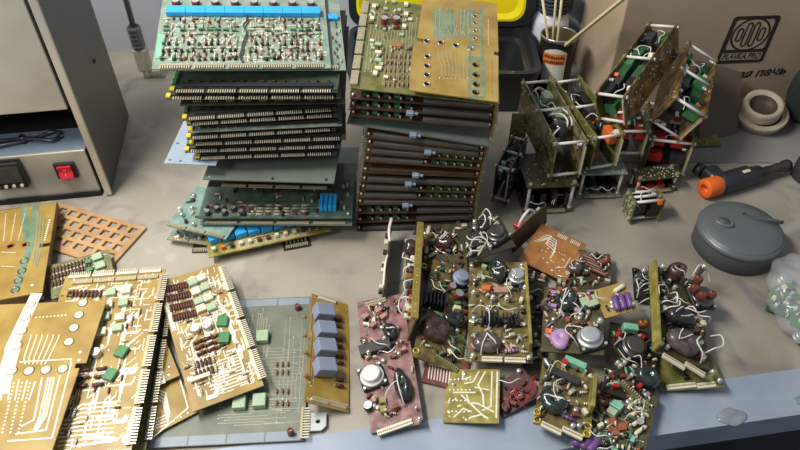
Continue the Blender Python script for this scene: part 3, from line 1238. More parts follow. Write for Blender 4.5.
m.lathe([(R_ * .60, .032), (R_ * .5, .024), (R_ * .3, .020), (0, .019)], 'ceramic_dark', (-.002, .004, 0), n=32, mx=tl)  # hollow coloured a darker brown than the rim
m.build('hollow', bo, label='dark hollow')

mat('cloth_dark', (40, 52, 50), 0.9, 0, 0.3, 60, bump=.4)
w_ = P(803, 140)
m = MB()
m.ball((0, 0, .075), (.062, .055, .085), 'cloth_dark', 28, 18, .22, random.Random(3))
for i, v in enumerate(m.v):
    m.v[i] = (v[0], v[1], max(v[2], 0.0))
o = m.build('cloth_bag', None, Matrix.Translation((w_.x + .035, w_.y + .05, .0005)))
tag(o, 'dark green cloth bag slumped at the right edge beside the cardboard box', 'bag')
w_ = P(806, 188)
m = MB()
m.lathe([(0, 0), (.024, 0), (.026, .002), (.026, .03), (.022, .034), (0, .034)], 'charcoal', n=28)
o = m.build('round_tin', None, Matrix.Translation((w_.x + .012, w_.y + .026, .0005)))
tag(o, 'small charcoal round tin cut off by the right edge, beyond the torch', 'tin')

# ------------------------------------------------------------------ gas torch
mat('torch_black', (44, 46, 52), 0.45, 0, 0.1, 60, coat=.1)
mat('torch_orange', (232, 104, 36), 0.45)
mat('torch_tube', (92, 88, 82), 0.35, 0.7, 0.3, 60)
pa, pb = P(704, 189, .018), P(788, 165, .018)
dd = pb - pa
TL_ = dd.length
tm = Matrix.Translation((pa.x, pa.y, 0)) @ Matrix.Rotation(math.atan2(dd.y, dd.x), 4, 'Z')
tr = empty('gas_torch', tm, 'black hand gas torch with an orange collar and steel nozzle', 'gas torch')
RY = lambda x, z: Matrix.Translation((x, 0, z)) @ Matrix.Rotation(math.pi / 2, 4, 'Y')
m = MB()
m.lathe([(.008, 0), (.0155, 0), (.0165, .002), (.0165, .027), (.015, .030)], 'torch_orange', n=28, mx=RY(0, .018))
m.lathe([(.0085, 0), (.0085, .012), (0, .012)], 'torch_orange', n=28, mx=RY(0, .018))
m.build('collar', tr, label='orange collar')
m = MB()
m.lathe([(.0, .028), (.014, .028), (.0168, .034), (.0172, .06), (.016, .09), (.0145, .112), (.011, .116), (0, .116)], 'torch_black', n=28, mx=RY(0, .0175))
m.build('body', tr)
m = MB()
m.lathe([(0, .112), (.0095, .112), (.0095, .118), (.0085, .120), (.0085, TL_ - .012), (.0105, TL_ - .008), (.0105, TL_), (.008, TL_), (.008, TL_ - .01), (0, TL_ - .012)], 'torch_tube', n=24, mx=RY(0, .0175))
m.build('nozzle', tr, label='dark steel nozzle')
m = MB()
m.rbox((.040, .026, .016), (.030, .030, .022), 'torch_black', .007, 3)
m.rbox((.075, .016, .018), (.06, .014, .012), 'torch_black', .005, 3)
m.cyl((.030, .040, .016), (.026, .052, .016), .011, 'torch_black', n=12)
m.build('valve', tr)
m = MB()
m.rbox((.078, -.002, .0345), (.014, .006, .002), 'cream', .0006)
m.build('slider', tr)

# ------------------------------------------------------------------ grey round tin
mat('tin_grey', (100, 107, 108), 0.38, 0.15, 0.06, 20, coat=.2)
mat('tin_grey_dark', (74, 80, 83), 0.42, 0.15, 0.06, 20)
lc = P(742.5, 226, .045)
tn = empty('metal_tin', Matrix.Translation((lc.x, lc.y, 0)), 'grey round metal tin with an oval cap and a slot in its lid', 'tin')
RR = .061
m = MB()
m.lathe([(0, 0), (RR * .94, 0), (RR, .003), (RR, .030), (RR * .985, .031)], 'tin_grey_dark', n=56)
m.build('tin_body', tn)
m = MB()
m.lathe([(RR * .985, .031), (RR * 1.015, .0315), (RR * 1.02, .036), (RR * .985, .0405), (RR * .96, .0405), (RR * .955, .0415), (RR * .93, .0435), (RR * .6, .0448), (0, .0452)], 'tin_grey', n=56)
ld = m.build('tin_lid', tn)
q = P(724, 222, .046) - lc
m = MB()
m.lathe([(.0150, 0), (.0150, .0035), (.0128, .0060), (.0105, .0045), (.0088, .0045)], 'tin_grey', n=28, sy=.72, mx=Matrix.Translation((q.x, q.y, .0440)) @ Matrix.Rotation(math.radians(-38), 4, 'Z'))
m.lathe([(.0088, .0045), (.0076, .0062), (0, .0068)], 'tin_grey_dark', n=28, sy=.72, mx=Matrix.Translation((q.x, q.y, .0440)) @ Matrix.Rotation(math.radians(-38), 4, 'Z'))
m.build('oval_cap', ld)
q = P(762, 224, .046) - lc
m = MB()
e0 = P(742, 215, .045) - lc
e1 = P(783, 224, .045) - lc
pts = []
for k in range(13):
    t = k / 12
    p = e0.lerp(e1, t)
    pts.append((p.x, p.y - .010 * math.sin(math.pi * t) * (1 - t * .5)))
for k in range(13):
    t = 1 - k / 12
    p = e0.lerp(e1, t)
    pts.append((p.x, p.y + .014 * math.sin(math.pi * t)))
vs, fs = [], []
n = len(pts)
for x, y in pts:
    vs.append((x, y, .0440))
for i, (x, y) in enumerate(pts):
    vs.append((x, y, .0515 if i < 13 else .0438))
m.add(vs, [(k, (k + 1) % n, n + (k + 1) % n, n + k) for k in range(n)] + [tuple(range(n, 2 * n))], 'tin_grey')
m.build('slot_flap', ld)

# ------------------------------------------------------------------ dried puddle on the metal strip
mat('puddle', (150, 158, 166), 0.12, 0.2, 0.25, 70, coat=.8)
w_ = P(732, 417, .0012)
m = MB()
m.ball((0, 0, 0), (.0165, .0135, .0022), 'puddle', 30, 8, .25, random.Random(9))
for i, v in enumerate(m.v):
    m.v[i] = (v[0], v[1], max(v[2], 0))
o = m.build('glue_puddle', None, Matrix.Translation((w_.x, w_.y, .0013)) @ Matrix.Rotation(.4, 4, 'Z'))
tag(o, 'glossy grey dried blob of glue on the blue metal strip', 'glue blob')
w_ = P(799, 400, .0012)
m = MB()
m.ball((0, 0, 0), (.008, .006, .0016), 'puddle', 20, 8, .25, random.Random(2))
for i, v in enumerate(m.v):
    m.v[i] = (v[0], v[1], max(v[2], 0))
o = m.build('glue_puddle', None, Matrix.Translation((w_.x, w_.y, .0013)))
tag(o, 'small glossy glue spot at the right edge of the blue metal strip', 'glue blob')

# ------------------------------------------------------------------ the two tall stacks
ORD = ['top', 'second', 'third', 'fourth', 'fifth', 'sixth', 'seventh', 'eighth', 'ninth', 'tenth', 'eleventh', 'twelfth', 'thirteenth', 'fourteenth', 'fifteenth', 'sixteenth', 'seventeenth', 'eighteenth']


def combs(b, groups, npin, v=0.012, colr='pin', base='pin_dull', u0=.03, u1=.97, **kw):
    L = (u1 - u0) * b.w / groups
    for k in range(groups):
        u = u0 + (u1 - u0) * (k + .5) / groups
        x, y = b.uv(u, v)
        b.put('pin_strip', c_pins(round(L * .9, 4), npin, colr=colr, base=base, **kw), x, y + .001)


def dense_top(b):
    """the component side of the long grey-green boards"""
    combs(b, 5, 13, .022, pl=.0045)
    r = b.rng
    b.tracks(.02, .05, .98, .60, 40, 'trace_dull', .0007)
    b.tracks(.05, .06, .95, .62, 34, 'trace_dull', .0007, 'y')
    b.speckle(190, 'trace_white', .0006, .0014, .03, .06, .97, .54)
    b.speckle(60, 'mint', .001, .003, .03, .06, .97, .54)
    for half in (0.03, 0.52):
        for v, kind in ((.085, 'dot'), (.105, 'res2'), (.135, 'res'), (.165, 'dot'), (.20, 'res2'), (.235, 'dot'), (.275, 'res'), (.31, 'dsc'), (.345, 'res2'), (.385, 'grn'), (.425, 'res2'), (.46, 'dsc'), (.505, 'res2')):
            n = 9 if kind in ('dsc', 'grn') else 13
            for k in range(n):
                if r.random() < .12:
                    continue
                u = half + .44 * (k + .5) / n + r.uniform(-.006, .006)
                x, y = b.uv(u, v + r.uniform(-.006, .006))
                if kind == 'dot':
                    b.put('transistor', c_can(r.choice(['black', 'black', 'dark_green', 'tin', 'red_brown']), .0021, .0045), x, y)
                elif kind == 'res':
                    b.put('resistor', c_resistor(r.choice(['res_brown', 'res_pink', 'cream']), .0058, .0012), x, y, 1.57)
                elif kind == 'res2':
                    b.put('resistor', c_resistor(r.choice(['cream', 'pale_green', 'res_brown']), .0068, .0012), x, y, r.choice((0, 1.57)))
                elif kind == 'dsc':
                    b.put('ceramic_capacitor', c_disc(r.choice(['red_brown', 'res_brown', 'cream']), .0026), x, y, r.uniform(-.4, .4))
                else:
                    b.put('film_capacitor', c_box(r.choice(['dark_green', 'green', 'pale_green', 'dark_green']), .008, .003, .003, .0004), x, y)
    for k in range(8):
        x, y = b.uv(.095 + k * .116, .575)
        b.put('blue_capacitor', c_box('sky_blue', round(.1155 * b.w, 4), .016, .007, .0008), x, y)
        x, y = b.uv(.085 + k * .118, .68)
        b.put('electrolytic_capacitor', c_elco('red_brown', .0055, .007), x, y)
    x0, y0 = b.uv(.5, .04)
    mb = MB()
    mb.tube([(x0 + r.uniform(-.004, .004), y0 + k * .013, b.t + .0035) for k in range(9)], .0014, 'coil_green', n=6)
    mb.build('jumper_wire', b.root)
    x0, y0 = b.uv(.03, .22)
    b.put('corner_patch', c_box('mint', .010, .05, .0012, .0003, False), x0, y0, label='mint green corner patch')


B_Y = 0.75
mat('comb_board', (62, 74, 62), 0.5, 0, 0.3, 60)  # comb substrates darkened: shade between the boards put into the colour
mat('comb_board_olive', (74, 72, 48), 0.5, 0, 0.3, 60)
blue = 'long boards of the blue-striped stack'
# (left px, left py, right px, right py, depth, style)
rows = [
    (152, 70, 331, 69, .205, 'top'),
    (160, 71, 346, 71, .20, 'second'),
    (170, 93, 338, 93, .195, 'comb'),
    (166, 100, 341, 99, .20, 'comb'),
    (180, 106, 345, 104, .185, 'plain'),
    (183, 121, 337, 111, .185, 'comb'),
    (187, 126, 338, 117, .185, 'comb'),
    (189, 133, 342, 126, .185, 'light'),
    (187, 140, 336, 131, .185, 'comb'),
    (190, 146, 346, 140, .18, 'comb'),
    (185, 153, 341, 148, .18, 'comb'),
    (196, 160, 337, 155, .175, 'comb'),
]
labels_blue = {
    0: 'grey-green board dense with parts and a bright blue capacitor row, on top of its stack',
    1: 'board showing its right rim just under the topmost blue-striped board',
    4: 'plain dark board edge without pins, fifth in the blue-striped stack',
    7: 'board with a pale bare front edge crossing the middle of the blue-striped stack',
}
zprev = None
for i, (xl, yl, xr, yr, dep, sty) in enumerate(rows):
    z = zfit((yl + yr) / 2, B_Y)
    bl, br = P(xl, yl, z), P(xr, yr, z)
    tilt = math.radians(8.0 - i * .4 if i < 2 else max(0.0, 4.6 - (i - 2) * .4))
    mx, w, d = edge_frame(bl, br, dep, tilt)
    if i < 2:
        bl, br = PY(xl, yl, B_Y + .008 * i), PY(xr, yr, B_Y + .030 + .008 * i)
        ex = (br - bl).normalized()
        eh = Vector((-ex.y, ex.x, 0)).normalized()
        mx, w, d = frame(bl, br, bl + (eh * math.cos(tilt) + Vector((0, 0, math.sin(tilt)))) * dep)
    colr = {'top': 'grey_green', 'second': 'grey_green', 'plain': 'dark_board', 'light': 'grey_green'}.get(sty, 'comb_board' if i % 3 else 'comb_board_olive')
    b = Board(labels_blue.get(i, 'dark board with a comb of pale pins, %s from the top of the blue-striped stack' % ORD[i]), mx, w, d, colr, .0015, blue, seed=i + 10)
    if sty == 'top':
        dense_top(b)
    elif sty == 'second':
        x, y = b.uv(.955, .57)
        b.put('blue_capacitor', c_box('sky_blue', .014, .011, .004, .0008), x, y)
        for k in range(14):
            x, y = b.uv(b.rng.uniform(.935, .985), .05 + k * .042)
            b.put('resistor', c_resistor(b.rng.choice(['res_brown', 'cream', 'dark_green']), .005, .001), x, y, 1.57)
        combs(b, 5, 13, .02, pl=.003)
    elif sty == 'plain':
        b.row('chip', c_chip(.012, .005, .0028, n=4), .1, .05, .9, .05, 9)
    else:
        if sty == 'light':
            for k in range(5):
                b.holes.append((b.uv(.05 + .2 * k, .045)[0], b.uv(0, .045)[1], .0022))
        else:
            combs(b, 5, 12, .012, 'pin', 'black_matt', pl=.0050, bh=.0034)
        x, y = b.uv(.52, .052)
        b.put('gap_shade_bar', c_box('black_matt', round(w * .90, 4), .008, .0052, .0006, False), x, y)  # black bar added behind the pins, stands in for shade in the gap
        b.row('transistor', c_can('black', .002, .004), .10, .10, .94, .10, 14, 0, .0012)
        b.row('resistor', c_resistor('res_brown', .005, .0012), .07, .045, .30, .045, 5, 1.57, .001)
        for u in (.012, .985):
            x, y = b.uv(u, .03)
            b.put('corner_block', c_box('yellow_fleck' if u < .5 else 'charcoal', .006, .008, .0028, .0004, False), x, y)
        for k in range(3):
            x, y = b.uv(.014, .10 + k * .06)
            b.put('film_capacitor', c_box('green', .005, .007, .003, .0004), x, y)
    b.finish()

# pale blue bare board sticking out at the left
z = zfit(160, .752)
bl, br = P(165, 163, z), P(214, 166, z)
mx, w, d = edge_frame(P(164, 164, z), P(216, 166, z), .15, math.radians(1.0))
b = Board('pale blue bare board sticking out at the left of the blue-striped stack', mx, w, d, 'pale_blue_board', .0015, seed=3)
b.holes = [(b.uv(.09, .05)[0], b.uv(.03, .05)[1], .0022), (b.uv(.3, .04)[0], b.uv(.3, .04)[1], .0022), (b.uv(.09, .3)[0], b.uv(.03, .3)[1], .0022)]
b.finish()
# grey-green blank board that juts out to the front
z = zfit(171, .752) - .004
mx, w, d = frame(P(203, 180, z), P(334, 184, z), P(203, 180, z) + Vector((0, .17, .002)))
b = Board('blank steel-grey board jutting forward halfway down the blue-striped stack', mx, w, d, 'steel_board', .0018, seed=4)
for u, v in ((.53, .035), (.94, .04), (.04, .04)):
    b.holes.append((*b.uv(u, v), .0025))
x, y = b.uv(.1, .02)
b.finish()
z = zfit(186, .752) - .004
mx, w, d = edge_frame(P(208, 187, z), P(332, 190, z), .17, 0)
b = Board('thin dark board with a pin comb under the blank steel-grey board', mx, w, d, 'dark_board', .0015, seed=5)
combs(b, 4, 14, .012, pl=.003, u0=.1, bh=.002)
b.finish()
# board with parts and one blue block, jutting out lower right
z = .052
mat('dark_teal', (84, 104, 92), 0.4, 0, 0, 60, (58, 76, 66), coat=0.2)
mx, w, d = frame(P(198, 219, z), P(352, 219, z), P(198, 219, z) + Vector((0.002, .125, .004)))
b = Board('board with a single blue capacitor block at its right, low in the left stack', mx, w, d, 'dark_teal', .0018, seed=6)
for n_, me in (('blue_capacitor', c_box('sky_blue', .0215, .0085, .0075, .0008)),):
    for k in range(4):
        b.pp(n_, c_box('sky_blue', .0055, .030, .010, .0008), 322 + k * 4.4, 205, 0)
b.tracks(.05, .03, .82, .25, 12, 'trace_dull', .0008)
for k in range(8):
    u = .28 + k * .058
    for v in (.05, .10, .15, .20):
        x, y = b.uv(u, v)
        b.put('resistor', c_resistor(b.rng.choice(['cream', 'cream', 'res_brown', 'pale_green']), .008, .0016), x, y)
for k in range(5):
    x, y = b.uv(.06 + k * .055, .06 + (k % 2) * .06)
    b.put('electrolytic_capacitor', c_elco('charcoal', .004, .009), x, y)
    x, y = b.uv(.05 + k * .055, .16 + (k % 2) * .04)
    b.put('ceramic_capacitor', c_disc('red_brown', .0035), x, y, .4)
x, y = b.uv(.975, .05)
b.put('screw', c_standoff(.003, .003), x, y)
r = b.rng
for k in range(46):
    x, y = b.uv(r.uniform(.02, .98), r.uniform(.03, .75))
    if k % 2:
        b.put('small_resistor', c_resistor(r.choice(['cream', 'pale_green', 'red_brown', 'res_pink']), .007, .0015), x, y, r.choice((0, 1.57)))
    else:
        b.put('small_can', c_can(r.choice(['silver', 'black', 'tin']), .0022, .005), x, y)
for u in (.30, .55):
    x, y = b.uv(u, .05)
    b.put('transistor', c_can('black', .003, .007), x, y)
b.finish()
z = .0405
mx, w, d = edge_frame(P(200, 225, z), P(352, 226, z), .19, 0)
b = Board('grey board with a flat connector edge just under the blue-block board', mx, w, d, 'steel_board', .0018, seed=7)
combs(b, 4, 16, .012, pl=.0015, bh=.003, u0=.02)
b.finish()
# board turned to the left with its own blue row
z = .016
mx, w, d = frame(P(209, 258, z), P(331, 231, z), P(187, 212, z + .004))
b = Board('skewed board with a diagonal blue capacitor row at the foot of the left stack', mx, w, d, 'yellow_board', .0016, seed=8)
for k in range(9):
    x, y = b.uv(.07 + k * .105, .30)
    b.put('blue_capacitor', c_box('sky_blue', .0175, .018, .010, .0010), x, y, .15)
for k in range(13):
    x, y = b.uv(.05 + k * .073, .10)
    b.put('ceramic_capacitor', c_box(b.rng.choice(['red_brown', 'cream', 'orange', 'band']), .006, .006, .006, .0008), x, y, .2)
for k in range(9):
    x, y = b.uv(.06 + k * .10, .52)
    b.put('film_capacitor', c_box('yellow_fleck' if k % 2 else 'amber', .010, .007, .005, .0006), x, y)
b.tracks(.02, .02, .98, .2, 7, 'trace_white', .0008)
b.finish()
# cluttered boards sticking out at the left foot
for (a_, c_, e_, z, colr, lb, sd) in (
        ((166, 226), (226, 240), (176, 182), .034, 'teal_board', 'green board cluttered with silver parts at the left foot of the left stack', 21),
        ((167, 240), (232, 249), (170, 214), .010, 'grey_green', 'light board with silver parts lowest at the left foot of the left stack', 22)):
    mx, w, d = frame(P(*a_, z), P(*c_, z), P(*e_, z))
    b = Board(lb, mx, w, d, colr, .0016, seed=sd)
    r = b.rng
    for k in range(10):
        x, y = b.uv(r.uniform(.04, .5), r.uniform(.05, .9))
        b.put('capacitor', c_can(r.choice(['silver', 'tin', 'charcoal', 'cream']), r.uniform(.0025, .004), r.uniform(.004, .008)), x, y)
    for k in range(12):
        x, y = b.uv(r.uniform(.03, .6), r.uniform(.03, .95))
        b.put('resistor', c_resistor(r.choice(['red_brown', 'cream', 'res_green']), .007, .0014), x, y, r.uniform(0, 3))
    combs(b, 3, 10, .03, pl=.003)
    b.finish()
mx, w, d = frame(P(192, 253, .001), P(214, 252, .001), P(186, 236, .001))
b = Board('brown scrap board peeping out at the lower left corner of the left stack', mx, w, d, 'brown_board', .0016, seed=23)
combs(b, 1, 10, .1, pl=.004)
b.finish()
mx, w, d = frame(P(284, 251, .001), P(311, 246, .001), P(272, 226, .001))
b = Board('small dark board with pale parts under the front of the left stack', mx, w, d, 'dark_board', .0016, seed=24)
b.row('resistor', c_resistor('cream', .007, .0014), .15, .25, .85, .25, 6, 1.57)
combs(b, 1, 10, .08, pl=.003)
b.finish()

# ------------------------------------------------------------------ amber stack
A_Y = 0.763
amb = 'boards of the amber stack'
low = [  # xl, yl, xr, yr, style
    (350, 99, 494, 110, 'green'),
    (350, 108, 493, 120, 'green'),
    (350, 116, 492, 130, 'green'),
    (347, 124, 488, 147, 'plate'),
    (366, 138, 484, 152, 'dark'),
    (367, 146, 484, 158, 'dark'),
    (366, 154, 483, 163, 'green2'),
    (365, 162, 481, 170, 'green2'),
    (363, 173, 480, 178, 'brown'),
    (362, 182, 478, 187, 'dark'),
    (361, 190, 476, 194, 'green2'),
    (359, 198, 475, 201, 'green2'),
    (358, 205, 474, 206, 'dark'),
    (358, 214, 474, 213, 'green'),
    (358, 223, 473, 220, 'green'),
    (357, 232, 473, 228, 'dark'),
]
stl = {'green': 'brown-edged board with green parts along its front', 'plate': 'bare grey board edge', 'dark': 'dark bar-fronted board edge', 'green2': 'board with green parts at its front right', 'brown': 'reddish brown board edge'}
for i, (xl, yl, xr, yr, sty) in enumerate(low):
    slope = (yr - yl) / (xr - xl)
    z = max(zfit((yl + yr) / 2, A_Y), .001)
    # rolled boards: the right end lies lower
    roll = max(0.0, (slope + .01)) * .8
    bl, br = P(xl, yl, z), P(xr, yr, z)
    ym = (bl.y + br.y) / 2
    bl = PY(xl, yl, ym + (bl.y - ym) * .45)
    br = PY(xr, yr, ym + (br.y - ym) * .45)
    dz = 0 if min(bl.z, br.z) > .001 else .001 - min(bl.z, br.z)
    bl.z += dz
    br.z += dz
    ex = (br - bl).normalized()
    ey = Vector((-ex.y, ex.x, 0)).normalized()
    tilt = math.radians(max(0.0, 7.5 - i * .5))
    mx, w, d = frame(bl, br, bl + (ey * math.cos(tilt) + Vector((0, 0, math.sin(tilt)))) * .185)
    colr = {'plate': 'steel_board', 'brown': 'brown_board', 'dark': 'brown_board'}.get(sty, 'brown_board')
    b = Board('%s, %s in the amber-topped stack' % (stl[sty], ORD[i + 1] if i else 'second'), mx, w, d, colr, .0018 if sty != 'plate' else .003, amb, seed=i + 40)
    r = b.rng
    bar = c_box('charcoal', .05, .004, .0042, .0005, False)
    if sty in ('green', 'green2'):
        u0, u1 = (.06, .44) if sty == 'green' else (.56, .92)
        for k in range(5):
            x, y = b.uv(u0 + (u1 - u0) * (k + .5) / 5, .045)
            b.put('film_capacitor', c_box('green' if k % 2 else 'dark_green', .0075, .006, .0040, .0004), x, y)
            b.put('transistor', c_can('tin', .0015, .0035), x + .005, y - .003)
        L = .5 * w
        x, y = b.uv(.74 if sty == 'green' else .27, .02)
        b.put('edge_bar', c_box('bar_grey', round(L * .92, 4), .006, .0056, .0005, False), x, y)
    elif sty == 'dark':
        x, y = b.uv(.5, .02)
        b.put('edge_bar', c_box('bar_grey', round(w * .9, 4), .006, .0056, .0005, False), x, y)
    elif sty == 'brown':
        x, y = b.uv(.5, .02)
        b.put('edge_bar', c_box('brown_board', round(w * .9, 4), .005, .005, .0005, False), x, y)
    for u in (.02, .52, .975):
        x, y = b.uv(u, .025)
        if sty != 'plate' and (u != .52 or 'green' in sty):
            b.put('spacer', c_standoff(.0026, .0026, 'copper'), x, y)
    if i in (1, 3, 5, 8, 9, 12):
        uc = {1: .42, 3: .47, 5: .52, 8: .45, 9: .40, 12: .41}[i]
        x, y = b.uv(uc, -.012)
        mb = MB()
        mb.rbox((0, 0, .002), (.010, .008, .005), 'relay_blue', .0008)
        mb.rbox((.008, .001, .001), (.006, .004, .003), 'relay_blue', .0006)
        mb.build('latch', b.root, T(x, y, 0.0), 'pale plastic latch')
    # connector down the right side, comb down the left side
    for k in range(2):
        x, y = b.uv(1.008, .18 + k * .34)
        b.put('side_connector', c_pins(.052, 12, .004, 'pin_dull', 'yellow_board', bh=.0035), x, y, 1.57)
    x, y = b.uv(.012, .45)
    b.put('pin_strip', c_pins(.12, 22, .004, 'pin', 'pin_dull', bh=.003), x, y, -1.57)
    b.finish()

# component board whose left third shows under the topmost amber board
bl, br, tl = P(350, 91, .222), P(494, 106, .218), None
zl = zfit(90, A_Y - .002)
bl = PY(352, 89, A_Y)
br = PY(496, 105, A_Y - .008)
ex = (br - bl).normalized()
ey = Vector((-ex.y, ex.x, 0)).normalized()
tilt = math.radians(8.5)
mx, w, d = frame(bl, br, bl + (ey * math.cos(tilt) + Vector((0, 0, math.sin(tilt)))) * .20)
b = Board('board with red coils and rows of small pink resistors, left of the topmost amber board', mx, w, d, 'olive', .0018, amb, seed=60)
rx = b.rng
for k in range(46):
    px, py = rx.uniform(370, 412), rx.uniform(3, 84)
    me = (c_resistor(rx.choice(['cream', 'res_pink', 'res_brown']), .007, .0013), c_can('tin', .002, .004), c_box(rx.choice(['pale_green', 'cream']), .006, .005, .003, .0005))[k % 3]
    b.pp(('small_resistor', 'small_can', 'film_capacitor')[k % 3], me, px, py, rx.choice((0, 1.57)))
for k in range(6):
    x, y = b.uv(.02, .09 + k * .155)
    b.put('pin_strip', c_pins(.027, 11, .005, 'pin', 'pin_dull', bh=.004, bd=.005), x, y, -1.57)
for px, py in ((384, 23), (396, 23)):
    b.pp('coil', c_elco('red_brown', .0055, .010), px, py)
    for dy in (-6, 6):
        b.pp('resistor', c_resistor('red_brown', .009, .0024), px, py + dy, .2)
for k, py in enumerate((46, 54, 62, 70)):
    b.pp('film_capacitor', c_box('cream' if k % 2 else 'pale_green', .009, .006, .004, .0006), 378, py)
b.pp('copper_block', c_box('orange_board', .014, .009, .005, .0006, False), 396, 47, .1, label='orange-brown block')
for row in range(5):
    for k in range(6):
        b.pp('resistor', c_resistor('res_pink', .0068, .0012), 386 + k * 4.6 - row * .4, 57 + row * 7, 1.57)
for px, py in ((375, 75), (372, 20), (374, 8), (406, 6), (406, 16), (404, 28)):
    b.pp('ceramic_capacitor', c_box('cream', .006, .008, .004, .0005), px, py)
b.tracks(.06, .05, .42, .95, 16, 'trace_dull', .0008, 'y')
b.finish()

# topmost amber board
def above(px, py, lift):
    """point of the component board's plane under a pixel, lifted along its normal"""
    o = b.inv @ CAM
    dd = b.inv.to_3x3() @ ray(px, py)
    q = o + dd * ((lift - o.z) / dd.z)
    return b.mx @ q


LF = .0125
bl, br, tl = above(416, 92, LF), above(498, 103, LF), above(406, -8, LF)
mx, w, d = frame(bl, br, tl)
t_ = Board('amber board with round holes and grey-green tracks, on top of the middle stack', mx, w, d, 'amber', .0018, amb, seed=61)
hw, hd = w / 2, d / 2
nx, ny = t_.at(493, 53)
sx_, sy_ = t_.at(412, 39)
lx = -hw - .009
t_.outline = [(lx, -hd), (hw, -hd), (hw, ny - .004), (hw - .006, ny - .004), (hw - .006, ny + .004), (hw, ny + .004), (hw - .002, hd), (lx + .004, hd),
              (lx + .002, sy_ + .0035), (lx + .011, sy_ + .0035), (lx + .011, sy_ - .0035), (lx + .003, sy_ - .0035), (lx - .002, sy_ - .02), (lx - .002, -hd + .03)]
hl = [(426.7, 41), (441, 42.7), (456, 45.5), (470.7, 48.5), (427.5, 56.5), (427, 66), (427, 75), (427, 84), (475.5, 65), (475.8, 75), (476, 84.5), (475.5, 92.5)]
mb_t = t_
for px, py in hl:
    x, y = t_.at(px, py)
    t_.holes.append((x, y, .0036))
    t_.put('eyelet', c_ring(.0050, .0014, 'steel' if px < 472 else 'dark_metal'), x, y)
for px, py in ((475, 16), (475, 23), (475, 31), (475, 39)):
    x, y = t_.at(px, py)
    t_.holes.append((x, y, .0022))
    t_.put('eyelet', c_ring(.0032, .001, 'steel'), x, y)
# lacquered grey-green field
def field(bd, pxs, key, h=.0002):
    poly = [bd.at(*p) for p in pxs]
    a = sum(poly[i - 1][0] * poly[i][1] - poly[i][0] * poly[i - 1][1] for i in range(len(poly)))
    return poly if a > 0 else poly[::-1]


for k in range(16):
    t_.line([t_.at(434.5 + k * 2.1, 9 + k % 4), t_.at(434 + k * 2.1, 37 + k % 3)], .0017, 'teal_lacquer', .0001)
for k in range(11):
    px = 436 + k * 3.6
    t_.line([t_.at(px, 8 + (k % 3)), t_.at(px - .5, 24), t_.at(px - .5 + (2 if k % 2 else -2), 30), t_.at(px, 36)], .0011, 'trace_dull')
    t_.line([t_.at(px + 1.8, 10), t_.at(px + 1.4, 34)], .0009, 'teal_lacquer')
for k in range(8):
    t_.line([t_.at(438 + k * 4.2, 51), t_.at(439 + k * 4.2, 60), t_.at(442 + k * 3.6, 66), t_.at(442 + k * 3.6, 76)], .0010, 'trace_dull')
    t_.pad(*t_.at(440 + k * 4, 78), r=.0011)
t_.line([t_.at(481, 8), t_.at(484, 96)], .0040, 'teal_lacquer')
t_.line([t_.at(470, 8), t_.at(470, 62), t_.at(469, 94)], .0030, 'teal_lacquer')
for py in (12, 19.5, 27, 35, 44, 57):
    t_.line([t_.at(469, py), t_.at(481, py + 1)], .0045, 'teal_lacquer', .00015)
for py in (60, 70, 80, 88.5, 96.5):
    t_.line([t_.at(469, py), t_.at(483, py + 1)], .0040, 'teal_lacquer', .00015)
for k in range(12):
    t_.pad(*t_.at(488.5, 20 + k * 2.2), r=.0010, key='trace_white')
    t_.pad(*t_.at(492, 60 + k * 3), r=.0010, key='amber_dark')
for k in range(14):
    t_.pad(*t_.at(438 + k * 2.3, 76 + k * .2), r=.0007, key='amber_dark')
t_.finish()

# ------------------------------------------------------------------ boards lying at the left front
def right_edge(br, tr, w):
    """board frame from its right edge and its width"""
    ey = (tr - br).normalized()
    ex = Vector((ey.y, -ey.x, 0)).normalized()
    return frame(br - ex * w, br, br - ex * w + (tr - br))


# wooden mat with square holes
z = .001
a_, b_, c_ = P(118, 266, z), P(147, 230, z), P(66, 206, z)
# axes of the mat: along its upper edge and along its right edge
mx, w, d = frame(P(34, 258, z), P(120, 264, z), P(34, 258, z) + Vector((0, .01, 0)))
e1 = (P(147, 230, z) - P(66, 207, z)).normalized()
e2 = Vector((-e1.y, e1.x, 0))
tr = P(147, 229, z)
MW, MD = .168, .090
o_ = tr - e1 * MW / 2 - e2 * MD / 2
mx = Matrix((e1.to_4d(), e2.to_4d(), Vector((0, 0, 1, 0)), o_.to_4d())).transposed()
for i in range(3):
    mx[3][i] = 0
mx[3][3] = 1
mat('mat_wood', (188, 150, 104), 0.55, 0, 0, 30, (164, 124, 82))
pitch = .0193
hol = []
for i in range(8):
    for j in range(4):
        x = MW / 2 - .0155 - i * pitch
        y = MD / 2 - .0135 - j * pitch
        q = .0062
        if x - q > -MW / 2 + .004 and y - q > -MD / 2 + .004:
            hol.append([(x - q, y - q), (x + q, y - q), (x + q, y + q), (x - q, y + q)])
m = MB()
m.take(plate_mesh([(-MW / 2, -MD / 2), (MW / 2, -MD / 2), (MW / 2, MD / 2), (-MW / 2, MD / 2)], hol, .0035), 'mat_wood')
o = m.build('perforated_mat', None, mx)
tag(o, 'tan mat with rows of square holes lying behind the amber boards', 'mat')

def c_box_disc():
    def fn(m):
        m.lathe([(.0056, 0), (.0056, .0009), (.0050, .0012), (0, .0013)], 'cream', n=22)
    return proto(('solder_disc', 1), fn)


lgrp = 'boards spread at the left front'


